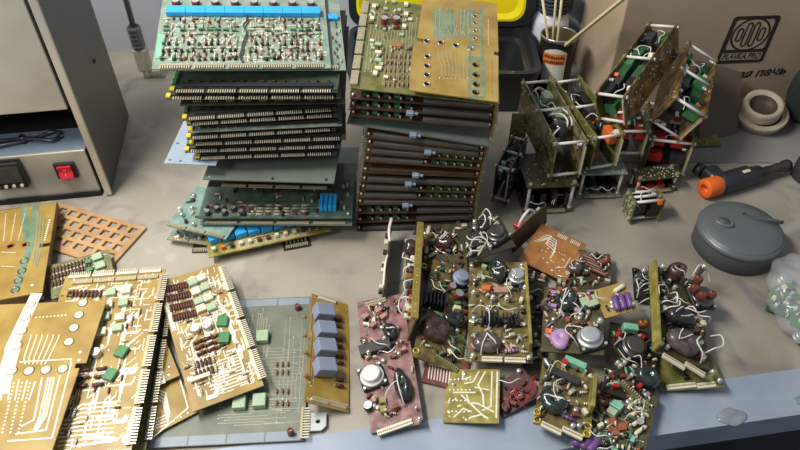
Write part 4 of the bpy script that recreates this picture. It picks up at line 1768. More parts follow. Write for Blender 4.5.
def pinrow(b, u0, v0, u1, v1, groups, npin, pl=.005, colr='pin', base='pin_dull', flip=1, bh=.003):
    a, c = Vector(b.uv(u0, v0)), Vector(b.uv(u1, v1))
    L = (c - a).length / groups
    ang = math.atan2(c.y - a.y, c.x - a.x)
    me = c_pins(round(L * .92, 4), npin, pl, colr, base, bh=bh, bd=.004)
    for k in range(groups):
        p = a.lerp(c, (k + .5) / groups)
        b.put('pin_strip', me, p.x, p.y, ang if flip > 0 else ang + math.pi)


# big grey-green board on the bench
z = .004
mx, w, d = frame(P(146, 449, z), P(304, 441, z), P(200, 302, z))
g = Board('large grey-green board with pale blue borders lying under the amber relay board', mx, w, d, 'slate_board', .0018, lgrp, seed=70)
for v in (.03, .965):
    for k in range(4):
        u0 = .02 + k * .245
        x, y = g.uv(u0 + .117, v)
        g.mb.box((x, y, g.t + .0001), (w * .235, d * .055, .0003), 'slate_border')
for px, py in ((152, 444), (236, 440), (292, 437), (252, 301), (297, 300)):
    x, y = g.at(px, py)
    g.holes.append((x, y, .0026))
for px, py, s_ in ((263, 333, .85), (240, 399, .85), (260, 397, .85)):
    g.pp('film_capacitor', c_box('pale_green', .019, .021, .010, .0012), px, py + 6, .03, sc=s_, label='pale green square capacitor')
g.tracks(.42, .10, .98, .30, 12, 'trace_dull', .0009)
g.tracks(.55, .30, .72, .92, 9, 'trace_dull', .0009, 'y', 1.0)
g.tracks(.62, .34, .98, .62, 12, 'trace_dull', .0008)
g.tracks(.80, .10, .97, .90, 6, 'trace_dull', .0008, 'y', 1.0)
for py in (365, 373, 392, 404):
    for k in range(3):
        g.pp('diode', c_resistor('orange_board', .006, .0014), 277 + k * 5.5, py, 1.57)
g.pp('trimmer', c_trimmer(.004, .009), 298, 309)
g.pp('trimmer', c_trimmer(.004, .010), 291, 434)
x, y = g.at(302, 424)
g.put('pin_strip', c_pins(.042, 12, .008, 'pin', 'pin_dull', bh=.004), x, y, 1.57)
x, y = g.at(313, 422)
m = MB()
m.take(plate_mesh([(-.014, -.012), (.010, -.012), (.016, -.006), (.016, .012), (-.014, .012)], [(-.006, 0, .0028), (.006, 0, .0028)], .002), 'silver')
m.build('end_bracket', g.root, T(x, y, .0005), 'silver bracket with two holes')
g.finish()

# amber board with four blue-grey relays
mx, w, d = frame(P(304, 402, .030), P(*fit_br((304, 402, .030), (348, 413, .008), (298, 290, .034))), P(298, 290, .034))
a = Board('amber board carrying a column of four blue-grey relays', mx, w, d, 'amber', .0018, lgrp, seed=71)
rel = c_box('relay_blue', .026, .020, .017, .0014)
for px, py in ((321, 316), (322.5, 334), (322.5, 351.5), (322, 371)):
    a.pp('relay', rel, px, py, math.radians(14), label='blue-grey relay')
for px, py in ((304, 318), (304, 337), (304.5, 354), (305, 377)):
    a.pp('diode', c_axial('orange_board', .005, .0025), px, py)
for px, py in ((337, 324), (338, 344), (339, 361), (339, 384)):
    for k in range(2):
        a.pp('resistor', c_resistor('band', .010, .0022), px, py + k * 6 - 3, .1)
x, y = a.uv(.52, .97)
a.put('pin_strip', c_pins(.026, 9, .006, 'pin', 'cream'), x - .008, y, math.pi)
x, y = a.uv(.33, .025)
a.put('pin_strip', c_pins(.024, 9, .005, 'pin', 'cream', True), x, y)
x, y = a.uv(.72, .025)
a.put('pin_strip', c_pins(.024, 9, .005, 'pin', 'cream', True), x, y)
for u, v in ((.08, .03), (.93, .03), (.08, .97), (.93, .95)):
    x, y = a.uv(u, v)
    a.pad(x, y, .002)
a.tracks(.06, .1, .2, .9, 3, 'amber_dark', .001, 'y')
a.finish()


def dense_mixed(b, u0, v0, u1, v1, seed, tr='trace_white'):
    """bank of brown resistor blocks, pale square capacitors and white tracks"""
    r = random.Random(seed)
    U = lambda u, v: b.uv(u0 + (u1 - u0) * u, v0 + (v1 - v0) * v)
    for row in range(4):
        v = .93 - row * .085
        for k in range(9):
            x, y = U(.08 + k * .043, v + .01 - k * .002)
            b.put('resistor', c_resistor('res_brown', .0105, .0017), x, y, 1.5)
        for k in range(2):
            x, y = U(.54 + k * .16, v + r.uniform(-.01, .01))
            b.put('film_capacitor', c_box('pale_green' if (k + row) % 2 == 0 else 'cream', .0125, .011, .005, .0007), x, y, .1)
    for k in range(2):
        x, y = U(.36 + k * .19, .535 - k * .005)
        b.put('electrolytic_capacitor', c_elco('cream', .0062, .009), x, y)
    for k in range(2):
        x, y = U(.80 - k * .06, .53 - k * .13)
        b.put('green_capacitor', c_box('green', .014, .016, .005, .0008), x, y, -.4)
    for row in range(3):
        for k in range(3):
            x, y = U(.34 + k * .15, .44 - row * .045)
            b.put('resistor', c_resistor('res_brown', .0125, .0021), x, y, .1)
    for row in range(2):
        for k in range(6):
            x, y = U(.18 + k * .06, .275 - row * .07)
            b.put('resistor', c_resistor('res_brown' if r.random() < .6 else 'cream', .010, .0017), x, y, 1.5)
    for k in range(10):
        p = [U(.40, .24 - k * .021), U(.48, .24 - k * .021), U(.54, .255 - k * .023), U(.88, .255 - k * .023)]
        b.line(p, .0016, tr)
    for k in range(70):
        u, v = r.uniform(.03, .9), r.uniform(.02, .97)
        L = r.uniform(.06, .22)
        if r.random() < .5:
            p = [U(u, v), U(min(u + L, .95), v), U(min(u + L + .03, .97), v + .02)]
        else:
            p = [U(u, v), U(u, min(v + L, .97)), U(u + .03, min(v + L + .02, .98))]
        b.line(p, r.choice((.0012, .0016, .0022, .0055)), tr)
    for k in range(60):
        b.pad(*U(r.uniform(.02, .95), r.uniform(.02, .97)), r=r.uniform(.0009, .0016), key='solder')
    b.speckle(220, tr, .0008, .0022)
    for k in range(44):
        x, y = U(r.uniform(.06, .92), r.uniform(.05, .96))
        b.put('small_resistor', c_resistor(r.choice(['cream', 'cream', 'res_pink', 'res_brown']), .007, .0012), x, y, r.choice((0, 1.57)))
    for k in range(3):
        x, y = U(.12 + k * .1, .18)
        b.put('ceramic_capacitor', c_box('cream', .009, .006, .004, .0006), x, y)


# two boards with pin combs in the middle of the left group: lower, then upper
mx, w, d = right_edge(P(146, 452, .018), P(172, 279, .024), .13)
b = Board('board whose dark pin comb sticks out just right of the white-tracked board', mx, w, d, 'olive', .0018, lgrp, seed=72)
pinrow(b, .985, .04, .985, .97, 5, 12, .006, 'pin', 'black')
b.tracks(.1, .1, .9, .9, 20, 'trace_white', .001)
b.finish()
mx, w, d = right_edge(P(131, 455, .040), P(166, 270, .046), .135)
b = Board('white-tracked board with brown resistors, half under the nearest amber board', mx, w, d, 'amber', .0018, lgrp, seed=73)
pinrow(b, .965, .03, .975, .97, 5, 13, .007, 'pin', 'pin_dull')
pinrow(b, .03, .985, .97, .985, 4, 11, .006, 'pin', 'cream', -1)
pinrow(b, .08, .945, .95, .945, 4, 11, .003, 'pin', 'pin_dull', -1)
dense_mixed(b, .02, .02, .93, .93, 3)
b.finish()

# amber plates under them, and board with comb on their right
mx, w, d = frame(P(134, 446, .009), P(197, 413, .009), P(110, 330, .009))
b = Board('bare amber board with white right-angled tracks, its corner under the comb boards', mx, w, d, 'amber', .0018, lgrp, seed=74)
for k in range(4):
    o = k * 3.0
    b.line([b.at(140, 434 - o * .8), b.at(168 + o * .2, 424 - o * 1.2), b.at(163 + o * .3, 402 - o), b.at(156, 398 - o)], .0014, 'trace_white')
b.line([b.at(150, 440), b.at(188, 408), b.at(178, 372)], .0016, 'trace_white')
for px, py in ((181, 416), (188, 412), (174, 420)):
    b.pad(*b.at(px, py), r=.0022)
b.finish()
mx, w, d = frame(P(150, 389, .017), P(180, 376, .017), P(142, 300, .017))
b = Board('narrow amber plate with a white paper strip and two corner holes', mx, w, d, 'amber', .0018, lgrp, seed=75)
x, y = b.at(160, 376)
m = MB()
m.box((0, 0, .0003), (.010, .026, .0006), 'trace_white', 0)
for k in range(3):
    m.box((0, -.006 + k * .006, .0007), (.005, .0012, .0003), 'band')
m.build('paper_strip', b.root, T(x, y, b.t, -.12), 'white paper strip')
for px, py in ((169, 366), (169, 374), (160, 352)):
    b.pad(*b.at(px, py), r=.0024)
b.finish()
mx, w, d = right_edge(P(264, 386, .021), P(220, 264, .034), .088)
b = Board('slanting board with brown resistors and a pin comb, lying on the grey-green board', mx, w, d, 'amber', .0018, lgrp, seed=76)
pinrow(b, .975, .03, .975, .97, 4, 15, .007, 'pin', 'cream')
dense_mixed(b, .02, .02, .93, .97, 8, 'trace_white')
b.finish()

# small pink-resistor board in the gap behind
mx, w, d = frame(P(52, 300, .010), P(116, 281, .010), P(44, 268, .018))
b = Board('board with slanting rows of small brown resistors between the mat and the comb board', mx, w, d, 'olive', .0018, lgrp, seed=77)
for row in range(3):
    for k in range(12):
        x, y = b.uv(.05 + k * .055, .80 - row * .2)
        b.put('resistor', c_resistor('res_brown', .008, .0015), x, y, 1.4)
for k in range(3):
    x, y = b.uv(.80 + (k % 2) * .02, .25 + k * .28)
    b.put('film_capacitor', c_box('pale_green', .014, .012, .005, .0008), x, y, .1)
for k in range(2):
    x, y = b.uv(.45 + k * .22, .1)
    b.put('copper_bar', c_box('res_pink', .006, .034, .004, .0008, False), x, y, -.7)
for k in range(3):
    x, y = b.uv(.65, .25 + k * .25)
    b.put('green_capacitor', c_box('green', .009, .007, .004, .0008), x, y)
b.tracks(.04, .05, .95, .95, 9, 'trace_white', .0009)
b.finish()

# amber board at the back left and the one under it
for zz, lb, sd, dx in ((.012, 'amber board directly below the back left amber board', 80, 2), (.030, 'amber board with a column of four dark round holes cut off by the left edge', 81, 0)):
    mx, w, d = frame(P(-48 + dx, 297, zz), P(42 + dx, 294, zz), P(-22 + dx, 207, zz))
    if sd == 81:
        bl, br = P(-48, 298, zz), P(43, 293, zz)
        mx, w, d = right_edge(br, P(57, 203, zz), .16)
    else:
        mx, w, d = right_edge(P(45, 299, zz), P(60, 208, zz), .15)
    b = Board(lb, mx, w, d, 'amber' if sd == 81 else 'amber_dark', .0022 if sd == 81 else .014, lgrp, seed=sd)
    if sd == 81:
        b.line([b.at(36, 206), b.at(30, 246), b.at(16, 290)], .0105, 'teal_lacquer')
        b.line([b.at(24, 208), b.at(27, 240)], .010, 'teal_lacquer')
        for px, py in ((24.5, 261), (22, 271), (18.5, 280.5), (15.5, 290)):
            x, y = b.at(px, py)
            b.holes.append((x, y, .0045))
            b.put('eyelet', c_ring(.0062, .0017, 'dark_metal'), x, y)
        for px, py in ((10.5, 246), (25.5, 244.5)):
            x, y = b.at(px, py)
            b.holes.append((x, y, .0042))
            b.put('eyelet', c_ring(.0056, .0014, 'copper'), x, y)
        hw, hd = w / 2, d / 2
        nx, ny = b.at(45, 245)
        b.outline = [(-hw, -hd), (hw, -hd), (hw, ny - .004), (hw - .014, ny - .004), (hw - .014, ny + .004), (hw, ny + .004), (hw, hd), (-hw, hd)]
        for c in range(3):
            for k in range(14):
                b.pad(*b.at(6 + c * 9.5 - k * .35 * (c + 1) * .5, 214 + k * 2.0), r=.0011, key='trace_white')
        for k in range(10):
            b.pad(*b.at(49.5 - k * .55, 220 + k * 2.2), r=.0016, key='trace_white')
        for k in range(6):
            b.line([b.at(38 + k * 1.4, 212 + k), b.at(36 + k * 1.3, 238 + k * 2), b.at(33 + k * .8, 262 + k)], .0008, 'teal_lacquer' if k % 2 else 'trace_dull')
        for c in range(2):
            for k in range(8):
                b.pad(*b.at(2 + k * 1.8, 252 + c * 14 + k * .1), r=.0010, key='trace_white')
        b.pad(*b.at(32, 285), r=.0022, key='trace_white')
    b.finish()

# amber board in front with round pads and white tracks
zz = .058
bl, br, tl = P(-26, 462, zz), P(60, 452, zz), P(10, 290, zz)
bl, br = P(-40, 456, zz), P(58, 452, zz)
mx, w, d = right_edge(br, P(107, 301, zz), .165)
b = Board('amber board with white tracks and two rows of round pads, nearest at the lower left', mx, w, d, 'amber', .0022, lgrp, seed=82)
hw, hd = w / 2, d / 2
nx, ny = b.at(84, 365)
b.outline = [(-hw, -hd), (hw - .006, -hd), (hw - .006, ny - .004), (hw - .012, ny - .004), (hw - .012, ny + .003), (hw, ny + .003), (hw, hd), (-hw, hd)]
for pts, wd in (([(35, 297), (22, 324), (12, 346), (2, 390)], .015), ([(12, 352), (4, 380)], .018)):
    b.line([b.at(*p) for p in pts], wd, 'trace_white')
for px, py in ((31, 304), (26, 317), (22, 331), (17, 346), (12, 371), (29, 371), (46, 370), (63, 369), (83, 303), (79, 315), (74, 328), (69, 342)):
    x, y = b.at(px, py)
    b.pad(x, y, .0066, 'band', .00055, 20)
    b.put('solder_disc', c_box_disc(), x, y)
for k in range(9):
    b.pad(*b.at(36 + k * 3.7, 317.5 - k * .3), r=.0013, key='trace_white')
for k in range(6):
    b.line([b.at(31 + k * 5.6, 335), b.at(30.5 + k * 5.6, 338), b.at(24 + k * 5, 358), b.at(25 + k * 4, 364)], .0013, 'trace_white')
b.line([b.at(20, 362), b.at(71, 359), b.at(71, 364), b.at(52, 438), b.at(8, 441)], .0016, 'trace_white')
b.line([b.at(60, 376), b.at(46, 430), b.at(16, 434)], .0016, 'trace_white')
for o in (0, 3, 6):
    b.line([b.at(48 + o, 378), b.at(40 + o, 416), b.at(34 + o * .5, 430)], .0020, 'trace_white')
b.line([b.at(42, 378), b.at(34, 420), b.at(22, 426)], .0018, 'trace_white')
for c in range(3):
    for k in range(14):
        b.pad(*b.at(14 + c * 8 - k * .9, 383 + k * 3.8), r=.0014, key='trace_white')
for k in range(5):
    b.line([b.at(3 + k * 8, 378 + k), b.at(1 + k * 7, 400)], .0016, 'trace_white')
for px, py in ((80, 352), (79, 360)):
    b.pad(*b.at(px, py), r=.0020, key='trace_white')
for px, py in ((56, 296), (62, 296), (70, 295)):
    b.pad(*b.at(px, py), r=.0022, key='amber_dark')
b.finish()

# ------------------------------------------------------------------ open two-plate modules piled at the back right
mgrp = 'open two-plate modules piled at the back right'
SEED = [100]


def module(label, mx, W, L, H, axis='x', outer='olive', cols=('green', 'dark_green'), coil=None, wires=2, comb=True, n=10, rodc='white_wire', pt=.0022):
    """two boards held apart by rods. axis x: upright boards left and right; axis z: boards below and above"""
    SEED[0] += 1
    r = random.Random(SEED[0])
    root = empty('plate_module', mx, label, 'circuit module', mgrp)
    b = Board.__new__(Board)
    b.root, b.t, b.w, b.d, b.rng = root, 0, W, L, r

    def plate(side):
        m = MB()
        if axis == 'x':
            x = side * (W / 2 - pt / 2)
            m.box((x, 0, H / 2), (pt, L, H), outer)
            for k in range(45):                                     # solder joints on the outer face
                q = MB()
                y_, z_ = r.uniform(-.47, .47) * L, r.uniform(.06, .94) * H
                m.lathe([(.0013, 0), (.0009, .0006), (0, .0009)], 'solder', n=6,
                        mx=Matrix.Translation((side * W / 2, y_, z_)) @ Matrix.Rotation(side * math.pi / 2, 4, 'Y') @ Matrix.Scale(r.uniform(.6, 1.5), 4))
        else:
            z = pt / 2 if side < 0 else H - pt / 2
            m.box((0, 0, z), (W, L, pt), outer)
            for k in range(40):
                m.lathe([(.0013, 0), (.0009, .0005), (0, .0008)], 'solder', (r.uniform(-.47, .47) * W, r.uniform(-.47, .47) * L, H if side > 0 else pt), n=6)
        m.build('plate', root)
    plate(-1)
    plate(1)
    # rods with nuts
    rr = .0024
    if axis == 'x':
        for y in (-L / 2 + .006, L / 2 - .006, 0.02 * L):
            for z in (H - .005, .006):
                if abs(y) < L * .1 and z < H / 2:
                    continue
                m = MB()
                m.cyl((-W / 2 + pt, y, z), (W / 2 - pt, y, z), rr, rodc, n=10)
                rod = m.build('spacer_rod', root)
                for s_ in (-1, 1):
                    m = MB()
                    m.cyl((s_ * W / 2, y, z), (s_ * (W / 2 + .003), y, z), rr * 1.3, 'tin', n=6, smooth=False)
                    m.build('nut', rod)
    else:
        for x in (-W / 2 + .006, W / 2 - .006):
            for y in (-L / 2 + .006, L / 2 - .006):
                m = MB()
                m.cyl((x, y, pt), (x, y, H - pt), rr, rodc, n=10)
                rod = m.build('spacer_rod', root)
                m = MB()
                m.cyl((x, y, H), (x, y, H + .003), rr * 1.5, 'tin', n=6, smooth=False)
                m.build('nut', rod)
                m = MB()
                m.cyl((x, y - .0005, pt), (x, y - .0005, pt + .006), rr * 1.7, 'tin', n=8)
                m.build('nut', rod)
    # parts inside
    iw = W / 2 - pt
    for k in range(n):
        c = r.choice(cols)
        y = (-.42 + .84 * (k + .5) / n) * L
        if axis == 'x':
            if coil and -.36 < y / L < -.06:
                continue
            dx, dy, dz = iw * r.uniform(.7, 1.0), L / n * r.uniform(.7, 1.1), r.uniform(.012, .02)
            for s_ in (-1, 1):
                z = H * r.uniform(.52, .70) if r.random() < .75 else H * .3
                z = min(z, H - dz - .008)
                root_o = link('capacitor' if c not in ('black', 'charcoal') else 'heat_sink', c_box(r.choice(cols), round(dx * .9, 4), round(dy, 4), round(dz, 4), .0012, False), root,
                              T(s_ * (iw - dx * .45 - .0003), y, z))
            # lower parts, seen through the open front
            link('capacitor', c_box(r.choice(cols), round(iw * .9, 4), round(L / n * .8, 4), .018, .0012, False), root, T(r.choice((-1, 1)) * iw * .5, y, H * .14))
        else:
            dx, dy, dz = W / 6 * r.uniform(.6, 1), L / n * .8, H * r.uniform(.3, .6)
            for q in range(4):
                x = (-.36 + .24 * q) * W
                link('capacitor', c_box(r.choice(cols), round(dx, 4), round(dy, 4), round(dz, 4), .0012, False), root, T(x, y, pt + .0005))
    if axis == 'x':
        for k in range(26):
            sd = r.choice((-1, 1))
            tm = Matrix.Translation((sd * (iw - .0005), r.uniform(-.46, .46) * L, r.uniform(.55, .95) * H)) @ Matrix.Rotation(-sd * math.pi / 2, 4, 'Y') @ Matrix.Rotation(r.uniform(0, 3), 4, 'Z')
            q = r.random()
            if q < .4:
                link('resistor', c_resistor(r.choice(['cream', 'res_brown', 'red_brown', 'res_pink']), .0085, .0017), root, tm)
            elif q < .7:
                link('transistor', c_can(r.choice(['tin', 'silver', 'black']), .003, .007), root, tm)
            else:
                link('film_capacitor', c_box(r.choice(['cream', 'pale_green', 'orange', 'charcoal']), .008, .006, .007, .0008), root, tm)
    if coil:
        for (y_, z_, rx, key) in coil:
            link('transformer_coil', c_coil(key, rx, rx, .022, SEED[0]), root, Matrix.Translation((-.011, y_ * L, z_ * H)) @ Matrix.Rotation(math.pi / 2, 4, 'Y'))
            for k in range(3):
                link('lead_wire', c_wire(k + 2, .048, .008, .0022), root, T((k - 1) * iw * .5, y_ * L + k * .012, H - .012, 1.2 + k * .4))
    for k in range(wires):
        y = r.uniform(-.4, .4) * L
        if axis == 'x':
            link('lead_wire', c_wire(r.randint(1, 9), .030, .010, .0011), root, T(0, y, H * .78, r.uniform(.6, 2.4)))
        else:
            link('lead_wire', c_wire(r.randint(1, 9), .030, .010, .0009), root, T(r.uniform(-.3, .3) * W, -L * .42, H * .25, r.uniform(-.4, .4)))
    if comb:
        if axis == 'x':
            link('pin_strip', c_pins(round(H * .75, 4), 12, .004, 'pin', 'pin_dull', bh=.003, bd=.003), root,
                 Matrix.Translation((W / 2 - .004, -L / 2 + .0015, H * .5)) @ Matrix.Rotation(math.pi / 2, 4, 'Y'))
        else:
            link('pin_strip', c_pins(round(W * .66, 4), 22, .0022, 'pin', 'pin_dull', bh=.003, bd=.004), root, T(0, -L / 2 + .0005, pt))
    return root


def top_frame(fl, fr, bk, h, roll=0.0):
    """module frame from three corners of its open top"""
    mx, W, L = frame(fl, fr, bk)
    mx = mx @ Matrix.Rotation(math.radians(roll), 4, 'Y') @ Matrix.Translation((0, 0, -h))
    return mx, W, L


def base_frame(fl, fr, L, lift=0.0):
    ex = (fr - fl).normalized()
    ey = Vector((-ex.y, ex.x, 0)).normalized()
    mx, W, L = frame(fl, fr, fl + ey * L)
    return mx, W, L


# lower layer
mx, W, L = base_frame(P(523, 214, .003), P(573, 211, .003), .085)
module('module lying flat with a white-nutted pin rail, front left of the module pile', mx, W, L, .055, 'z', 'dark_olive', ('black', 'dark_green', 'black', 'charcoal'), wires=3, n=4)
mx, W, L = base_frame(P(576, 198, .003), P(621, 197, .003), .085)
module('module lying flat with a grey front rail, front middle of the module pile', mx, W, L, .050, 'z', 'grey_green', ('black', 'charcoal', 'charcoal'), wires=2, n=4)
mx, W, L = base_frame(P(634, 195, .003), P(677, 190, .003), .032)
module('module lying flat with red blocks inside, front right of the module pile', mx, W, L, .030, 'z', 'dark_olive', ('red', 'black', 'red', 'black'), wires=1, n=3)
mx, W, L = top_frame(P(636, 203, .048), P(666, 200, .048), P(632, 188, .048), .044)
module('small upright module standing alone in front of the module pile', mx, W, L, .044, 'x', 'olive', ('black', 'dark_green', 'black'), wires=1, n=2, comb=False)
mx, W, L = base_frame(P(645, 168, .036), P(692, 168, .036), .085)
mx, W, L = top_frame(P(652, 139, .080), P(695, 144, .080), P(640, 98, .080), .074)
module('upright module with red and grey blocks under the mottled module', mx, W, L, .074, 'x', 'olive', ('red', 'charcoal', 'black', 'dark_green'), wires=2, n=6)
mx, W, L = top_frame(P(496, 166, .080), P(511, 170, .080), P(495, 128, .080), .074)
module('dark module squeezed between the amber stack and the olive plate', mx, W, L, .074, 'x', 'dark_board', ('black', 'charcoal', 'dark_green'), wires=3, n=6)
# upper layer
mx, W, L = top_frame(P(557, 144, .134), P(588, 141, .134), P(531, 78, .134), .072)
module('module with a worn olive plate and a black coil, upper left of the module pile', mx, W, L, .072, 'x', 'solder_mottle_olive', ('black', 'charcoal', 'pale_green', 'dark_green', 'black'),
       coil=((-.20, .72, .019, 'coil_black'),), wires=4, n=6)
mx, W, L = top_frame(P(597, 138, .128), P(625, 134, .128), P(572, 76, .128), .070)
module('module with bright orange blocks between the black-coil module and the green-block module', mx, W, L, .070, 'x', 'olive', ('orange', 'black', 'charcoal', 'charcoal', 'red_brown'), wires=3, n=6)
mx, W, L = top_frame(P(595, 90, .182), P(624, 100, .182), P(638, 14, .214), .058, -14)
module('tilted module with green blocks and white rods, highest in the module pile', mx, W, L, .058, 'x', 'solder_mottle', ('green', 'dark_green', 'black', 'charcoal'), wires=4, n=7)
mx, W, L = top_frame(P(673, 103, .150), P(711, 111, .150), P(660, 40, .162), .068, 24)
module('leaning module with a mottled brown plate, upper right of the module pile', mx, W, L, .068, 'x', 'solder_mottle', ('dark_green', 'green', 'charcoal'), wires=3, n=6)
mx, W, L = top_frame(P(622, 131, .100), P(650, 131, .100), P(612, 92, .100), .055)
module('module with dark and green blocks under the highest, green-block module', mx, W, L, .055, 'x', 'olive', ('black', 'dark_green', 'charcoal', 'red'), wires=2, n=4)
# loose olive plate leaning behind
mx, W, L = frame(P(506, 158, .010), P(522, 160, .010), P(503, 112, .085))
bb = Board('bare olive board leaning behind the worn olive plate', mx, W, L, 'olive', .0016, seed=131)
bb.scatter_pads(.05, .05, .95, .95, 40)
bb.finish()
mx, W, L = frame(P(690, 147, .003), P(722, 146, .003), P(694, 118, .014))
bb = Board('olive board lying under the leaning mottled module', mx, W, L, 'olive', .0016, seed=132)
bb.scatter_pads(.05, .05, .95, .95, 30)
bb.finish()

# ------------------------------------------------------------------ heap of small boards in front
pgrp = 'small boards heaped in front'


def small(label, bl, br, tl, colr, seed, t=.0016, dz=.012):
    mx, w, d = frame(P(*bl), P(*fit_br(bl, br, tl, dz)), P(*tl))
    return Board(label, mx, w, d, colr, t, pgrp, seed=seed)


def clutter(b, n, u0=.05, v0=.08, u1=.95, v1=.95, cols=('cream', 'res_brown', 'red_brown', 'charcoal', 'tin', 'pale_green'), wires=2, avoid=()):
    r = b.rng
    for k in range(n):
        for _ in range(8):
            u, v = r.uniform(u0, u1), r.uniform(v0, v1)
            x, y = b.uv(u, v)
            if all(math.hypot(x - ax, y - ay) > ar for ax, ay, ar in avoid):
                break
        else:
            continue
        q = r.random()
        c = r.choice(cols)
        if q < .34:
            b.put('resistor', c_resistor(c if c not in ('tin',) else 'cream', .0085, .0017), x, y, r.uniform(0, 3.1))
        elif q < .50:
            b.put('transistor', c_can(r.choice(['tin', 'silver', 'black', 'tin']), .0030, .006), x, y)
        elif q < .66:
            b.put('ceramic_capacitor', c_disc(c, .0036), x, y, r.uniform(0, 3.1))
        elif q < .80:
            b.put('film_capacitor', c_box(c, .008, .005, .007, .0008), x, y, r.uniform(0, 3.1))
        elif q < .9:
            b.put('axial_capacitor', c_axial(c if c != 'tin' else 'silver', .012, .0026), x, y, r.uniform(0, 3.1))
        else:
            b.put('solder_post', c_standoff(.0018, .007, 'tin'), x, y)
    for k in range(wires):
        u, v = r.uniform(u0 + .1, u1 - .1), r.uniform(v0 + .1, v1 - .1)
        x, y = b.uv(u, v)
        b.put('lead_wire', c_wire(r.randint(1, 12), r.choice((.024, .034)), r.choice((.012, .02)), .0009, r.choice(('white_wire', 'white_wire', 'cream', 'tin'))), x, y, r.uniform(0, 3.1))


def coil(b, px, py, key, rx, ry, h, rz=0.0, lace=3, seed=1, z=None, label=None):
    o = b.pp('transformer_coil', c_coil(key, rx, ry, h, seed), px, py, rz, z, 1.0, label)
    if lace > 1:
        link('lacing_cord', c_lacing(rx, ry, h, seed + 5, lace - 1), o, Matrix.Identity(4))
    x, y = b.at(px, py)
    return (x, y, max(rx, ry) * .9)


def power(b, px, py, rb, key='silver', base='black', rz=.2, z=None, label='round silver power device'):
    b.pp('power_transistor', c_power(rb, key, base), px, py, rz, z, 1.0, label)
    x, y = b.at(px, py)
    return (x, y, rb * 1.2)


def combat(b, px, py, L, n, rz=0.0, base='cream', up=True):
    b.pp('pin_strip', c_pins(L, n, .003, 'pin', base, up, bh=.003, bd=.007), px, py, rz)


def nut(b, px, py, r=.0034, h=.006):
    b.pp('standoff', c_standoff(r, h), px, py)


def rings(b, *pts, key='gold_ring'):
    for px, py in pts:
        b.pp('eyelet', c_ring(.0048, .0020, key, .0012), px, py)


# --- left board with a round silver device
b = small('long reddish board with a white-topped round device beside the amber relay board', (371, 434, .004), (424, 424, .004), (357, 303, .010), 'pink_board', 201)
av = [power(b, 373, 379, .0155, 'cap_white', 'black'), coil(b, 403, 388, 'coil_black', .0095, .024, .016, .1, 2, 3), coil(b, 391, 334, 'coil_black', .009, .013, .012, .2, 2, 4)]
b.pp('module_block', c_box('charcoal', .042, .015, .010, .001), 376, 350, .12)
for px, py in ((366, 346), (386, 343), (370, 357)):
    b.pp('post', c_standoff(.003, .012, 'tin'), px, py, z=.002)
b.pp('electrolytic_capacitor', c_elco('charcoal', .006, .009), 369, 408)
for px, py in ((383, 402), (384, 411)):
    b.pp('film_capacitor', c_box('yellow_board', .008, .009, .006, .0008), px, py)
combat(b, 395, 428, .044, 16, .17)
nut(b, 420, 421)
combat(b, 376, 303, .03, 11, .12, 'pin_dull')
for px, py in ((366, 318), (374, 326), (384, 318), (379, 312)):
    b.pp('ceramic_capacitor', c_box('res_pink', .010, .007, .006, .001), px, py, .5)
clutter(b, 66, wires=4, cols=('cream', 'res_pink', 'red_brown', 'charcoal'), avoid=av)
b.finish()

# --- board standing on its edge
p_f, p_n = P(414, 246, .003), P(407, 344, .012)
mx, w, d = frame(p_f, p_n, p_f + Vector((.012, 0, .050)))
b = Board('amber board standing on its edge beside the reddish board', mx, w, d, 'dark_yellow', .002, pgrp, seed=202)
rr = b.rng
for k in range(26):
    x, y = b.uv(rr.uniform(.05, .95), rr.uniform(.15, .92))
    q = rr.random()
    me = c_box(rr.choice(['red_brown', 'charcoal', 'cream', 'orange_board']), .009, .007, .008, .001) if q < .5 else c_elco(rr.choice(['charcoal', 'cream', 'brown_board']), .004, .010)
    b.put('capacitor', me, x, y, rr.uniform(0, 3))
for k in range(5):
    x, y = b.uv(.1 + k * .18, .6)
    b.put('lead_wire', c_wire(k + 1, .034, .02, .0013), x, y, rr.uniform(0, 3))
x, y = b.uv(.2, .62)
b.put('transformer_coil', c_coil('coil_brown', .013, .011, .018, 3), x, y)
mat('yellow_rail', (146, 128, 62), 0.4, 0, 0.2, 80)
m = MB()
m.rbox((0, b.d / 2 - .001, .003), (b.w * .98, .004, .010), 'yellow_rail', .0008)
for k in range(14):
    m.lathe([(.0013, 0), (0, .001)], 'solder', n=6, mx=Matrix.Translation(((-.45 + k * .068) * b.w, b.d / 2 + .001, .003)) @ Matrix.Rotation(-math.pi / 2, 4, 'X'))
m.build('edge_rail', b.root)
b.finish()
# its companion, further left
p_f, p_n = P(390, 240, .003), P(383, 305, .003)
mx, w, d = frame(p_f, p_n, p_f + Vector((.004, 0, .036)))
b = Board('narrow brown board on edge, leftmost at the back of the heap', mx, w, d, 'brown_board', .002, pgrp, seed=203)
for k in range(10):
    x, y = b.uv(b.rng.uniform(.08, .92), b.rng.uniform(.2, .9))
    b.put('capacitor', c_box(b.rng.choice(['charcoal', 'cream', 'red_brown']), .007, .006, .006, .0008), x, y)
m = MB()
m.tube([(-.2 * b.w, b.d / 2, .001), (-.35 * b.w, b.d / 2 + .006, .004), (-.5 * b.w, b.d / 2 + .010, .002)], .0022, 'white_wire', n=8)
m.tube([(0, b.d / 2 - .002, .002), (.2 * b.w, b.d / 2 + .004, .004), (.45 * b.w, b.d / 2 - .004, .003)], .0018, 'white_wire', n=8)
m.build('lead_wire', b.root)
b.finish()

